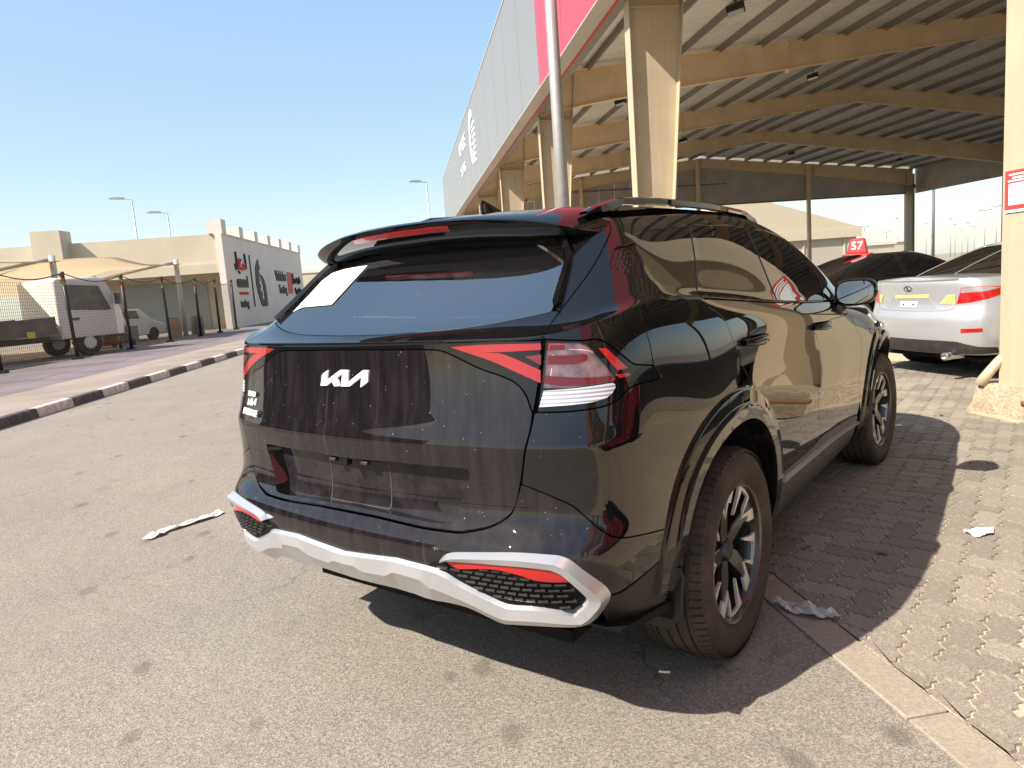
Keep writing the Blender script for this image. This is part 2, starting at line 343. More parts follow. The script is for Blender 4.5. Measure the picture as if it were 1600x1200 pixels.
sheet('paved_yard_far',[(8.2,-30),(34,-30),(34,10.1),(8.2,10.1)],.0,paver_far)

# ================================================================== the black car (local frame: x forward, y left, z up, origin under the rear axle)
# ---- uniform cubic B-spline tensor surface -------------------------------------------------
def bw(t):
    return np.stack([(1-t)**3/6,(3*t**3-6*t**2+4)/6,(-3*t**3+3*t**2+3*t+1)/6,t**3/6],-1)
def dbw(t):
    return np.stack([-(1-t)**2/2,(3*t**2-4*t)/2,(-3*t**2+2*t+1)/2,t**2/2],-1)
class Surf:
    def __init__(s,net):               # net[rows][cols] -> xyz ; column 0 on the centre plane, last column on the centre plane
        N=np.asarray(net,float); R,C,_=N.shape; s.R,s.C=R,C
        m=np.array([1,-1,1.])
        L=(N[:,1]*m)[:,None]; Rr=(N[:,-2]*m)[:,None]
        N=np.concatenate([L,N,Rr],1)
        N=np.concatenate([(2*N[0]-N[1])[None],N,(2*N[-1]-N[-2])[None]],0)
        s.N=N
    def ev(s,u,v,der=False):
        u=np.asarray(u,float);v=np.asarray(v,float)
        sg=np.where(u<0,-1.,1.);a=np.clip(np.abs(u),0,s.C-1-1e-9);b=np.clip(v,0,s.R-1-1e-9)
        i=np.floor(a).astype(int);j=np.floor(b).astype(int);wu,wv=bw(a-i),bw(b-j)
        k=np.arange(4); G=s.N[(j[...,None,None]+k[:,None]),(i[...,None,None]+k)]
        P=np.einsum('...a,...b,...abc->...c',wv,wu,G); P[...,1]*=sg
        if not der: return P
        Pu=np.einsum('...a,...b,...abc->...c',wv,dbw(a-i),G);Pv=np.einsum('...a,...b,...abc->...c',dbw(b-j),wu,G)
        n=np.cross(Pu,Pv); n/=np.linalg.norm(n,axis=-1,keepdims=True)+1e-12
        n[...,1]*=sg
        return P,n
# ---- lower body: columns  rear centre -> rear corner -> side -> front centre -----------------
XS=[-.25,0,.4,.9,1.5,2.1,2.6,3.0,3.3]
TOPZ=[1.20,1.20,1.20,1.202,1.205,1.215,1.240,1.268,1.268,1.248,1.213,1.174,1.145,1.118,1.075,1.03,.98,.93,.89,.87]
def low_row(z,t,Xc,bow,ws,Xf):
    ca=.64 if (t is None and z>.5) else (.58 if t is None or t<.3 else .58-.14*t)
    c=[(Xc,0),(Xc+bow*.09,.2),(Xc+bow*.36,.4),(Xc+bow*.70,.56),(Xc+bow,.67)]
    x4=Xc+bow; w7=ws[0]; dx=-.5-x4; dy=w7-.67
    c+=[(x4+.18*dx,.67+ca*dy),(x4+.48*dx,.67+.90*dy),(-.5,w7)]
    c+=[(x,w) for x,w in zip(XS,ws[1:])]
    c+=[(Xf-.12,.60),(Xf-.03,.32),(Xf,0)]
    out=[]
    for k,(x,w) in enumerate(c):
        zz=z if t is None else z+(TOPZ[k]-z)*t
        out.append((x,-w,zz))
    return out
#              -.5   -.25   0    .4   .9   1.5  2.1  2.6  3.0  3.3
LOW=[
 low_row(.22,None,-.76,.04,[0.8,0.82,0.82,0.8,0.8,0.8,0.8,0.82,0.8,0.7],3.50),
 low_row(.32,None,-.85,.05,[0.84,0.86,0.87,0.86,0.865,0.865,0.86,0.878,0.862,0.76],3.58),
 low_row(.42,None,-.91,.05,[0.87,0.89,0.9,0.885,0.885,0.885,0.885,0.908,0.892,0.8],3.64),
 low_row(.52,None,-.955,.05,[0.885,0.905,0.915,0.9,0.895,0.893,0.895,0.918,0.907,0.82],3.67),
 low_row(.60,None,-.985,.055,[0.89,0.912,0.922,0.905,0.898,0.895,0.9,0.926,0.912,0.83],3.68),
 low_row(.655,None,-.975,.06,[0.89,0.915,0.925,0.908,0.9,0.897,0.902,0.928,0.914,0.832],3.68),
 low_row(.70,None,-.925,.065,[0.89,0.917,0.927,0.908,0.9,0.898,0.903,0.93,0.915,0.832],3.68),
 low_row(.78,None,-.920,.070,[0.888,0.918,0.928,0.905,0.897,0.896,0.902,0.93,0.915,0.83],3.68),
 low_row(.86,None,-.925,.072,[0.887,0.918,0.928,0.902,0.893,0.893,0.9,0.928,0.912,0.825],3.67),
 low_row(.90,None,-.930,.074,[0.887,0.917,0.926,0.9,0.892,0.891,0.898,0.917,0.887,0.8],3.66),
 low_row(.92,None,-.930,.075,[0.887,0.916,0.925,0.9,0.891,0.89,0.897,0.915,0.885,0.797],3.65),
 low_row(.90,.16,-.920,.076,[0.885,0.912,0.921,0.898,0.89,0.889,0.894,0.908,0.878,0.79],3.64),
 low_row(.90,.40,-.903,.076,[0.88,0.904,0.914,0.896,0.889,0.888,0.89,0.895,0.842,0.75],3.61),
 low_row(.90,.66,-.888,.074,[0.872,0.892,0.902,0.893,0.888,0.886,0.884,0.878,0.815,0.715],3.55),
 low_row(.90,.86,-.884,.076,[0.86,0.874,0.884,0.884,0.882,0.88,0.873,0.855,0.78,0.68],3.46),
 low_row(.90,1.0,-.884,.082,[0.835,0.848,0.858,0.866,0.868,0.866,0.855,0.825,0.745,0.64],3.36),
]
SL=Surf(LOW)
# ---- greenhouse -------------------------------------------------------------------------------
def green_row(z,dz,Xc,X4,Y4,xr,wr,xa,ws,Xw):
    # dz: extra height of the side part over the rear part ; xr,wr first side station ; xa a-pillar x ; ws widths along side
    c=[(Xc,0,z),(Xc+.09*(X4-Xc),Y4*.3,z),(Xc+.36*(X4-Xc),Y4*.6,z),(Xc+.7*(X4-Xc),Y4*.84,z),(X4,Y4,z)]
    c+=[(X4+.22*(xr-X4),Y4+.55*(wr-Y4),z+.2*dz),(X4+.55*(xr-X4),Y4+.87*(wr-Y4),z+.6*dz)]
    n=len(ws)
    for k,w in enumerate(ws):
        f=k/(n-1); c.append((xr+(xa-xr)*f,w,z+dz*(1-.0*f)+ (SLOPE(f) if True else 0)*DZ[0]))
    d=Xw-xa; y=ws[-1]; zf=c[-1][2]
    c+=[(xa+.35*d,y*.84,zf),(xa+.8*d,y*.5,zf),(Xw,0,zf)]
    return [(a,-b,e) for a,b,e in c]
DZ=[0]
def SLOPE(f): return -(1-(1-f)**1.4)
GREEN=[]
for z,dz,sl,Xc,X4,Y4,xr,wr,xa,ws,Xw in [
 (1.203,.072,.145,-.862,-.800,.675,-.42,.842,2.08,[.842,.852,.858,.866,.868,.866,.860,.850],2.55),
 (1.222,.070,.147,-.812,-.735,.68,-.40,.834,2.06,[.834,.844,.850,.858,.860,.858,.852,.843],2.50),
 (1.26 ,.060,.13,-.765,-.665,.675,-.38,.815,2.00,[.815,.826,.834,.842,.844,.842,.836,.825],2.42),
 (1.34 ,.034,.075,-.680,-.565,.650,-.33,.775,1.84,[.775,.790,.800,.808,.810,.808,.802,.785],2.20),
 (1.42 ,.018,.035,-.600,-.475,.615,-.27,.730,1.64,[.730,.746,.757,.765,.768,.766,.757,.735],1.95),
 (1.49 ,.010,.01,-.53,-.40,.58,-.22,.680,1.42,[.680,.700,.712,.722,.725,.722,.712,.690],1.72),
 (1.545,.006,.0,-.475,-.34,.555,-.18,.625,1.18,[.625,.650,.664,.675,.678,.676,.668,.645],1.48),
 (1.575,.006,-.004,-.44,-.31,.53,-.16,.58,1.02,[.58,.606,.622,.633,.637,.635,.628,.60],1.32)]:
    DZ[0]=sl; GREEN.append(green_row(z,dz,Xc,X4,Y4,xr,wr,xa,ws,Xw))
class SurfG(Surf):
    """greenhouse whose lower edge follows the top edge of the body sides"""
    def prep(s,low):
        ul=np.linspace(3.4,15.5,1500); T=low.ev(ul,0*ul+low.R-1); us=np.linspace(0,s.C-1,700); B=Surf.ev(s,us,0*us)
        k=np.clip((us-3.6)/.8,0,1)*np.clip((15.0-us)/.8,0,1)
        o=np.argsort(T[:,0]); D=np.stack([np.zeros(len(us)),np.interp(B[:,0],T[o,0],T[o,1])-B[:,1],np.interp(B[:,0],T[o,0],T[o,2])-B[:,2]],1)*k[:,None]
        s._us,s._D=us,D; return s
    def raw(s,u,v):
        P=Surf.ev(s,u,v); a=np.abs(np.asarray(u,float)); w=np.clip(1-np.asarray(v,float)/1.8,0,1); w=w*w*(3-2*w)
        d=np.stack([np.interp(a,s._us,s._D[:,i]) for i in range(3)],-1)*w[...,None]; d[...,1]*=np.where(np.asarray(u)<0,-1.,1.); return P+d
    def ev(s,u,v,der=False):
        u=np.asarray(u,float);v=np.asarray(v,float)
        if not der: return s.raw(u,v)
        e=2e-3; Pu=s.raw(u+e,v)-s.raw(u-e,v); Pv=s.raw(u,np.minimum(v+e,s.R-1))-s.raw(u,np.maximum(v-e,0)); n=np.cross(Pu,Pv); n/=np.linalg.norm(n,axis=-1,keepdims=True)+1e-12
        return s.raw(u,v),n
SG=SurfG(GREEN).prep(SL)

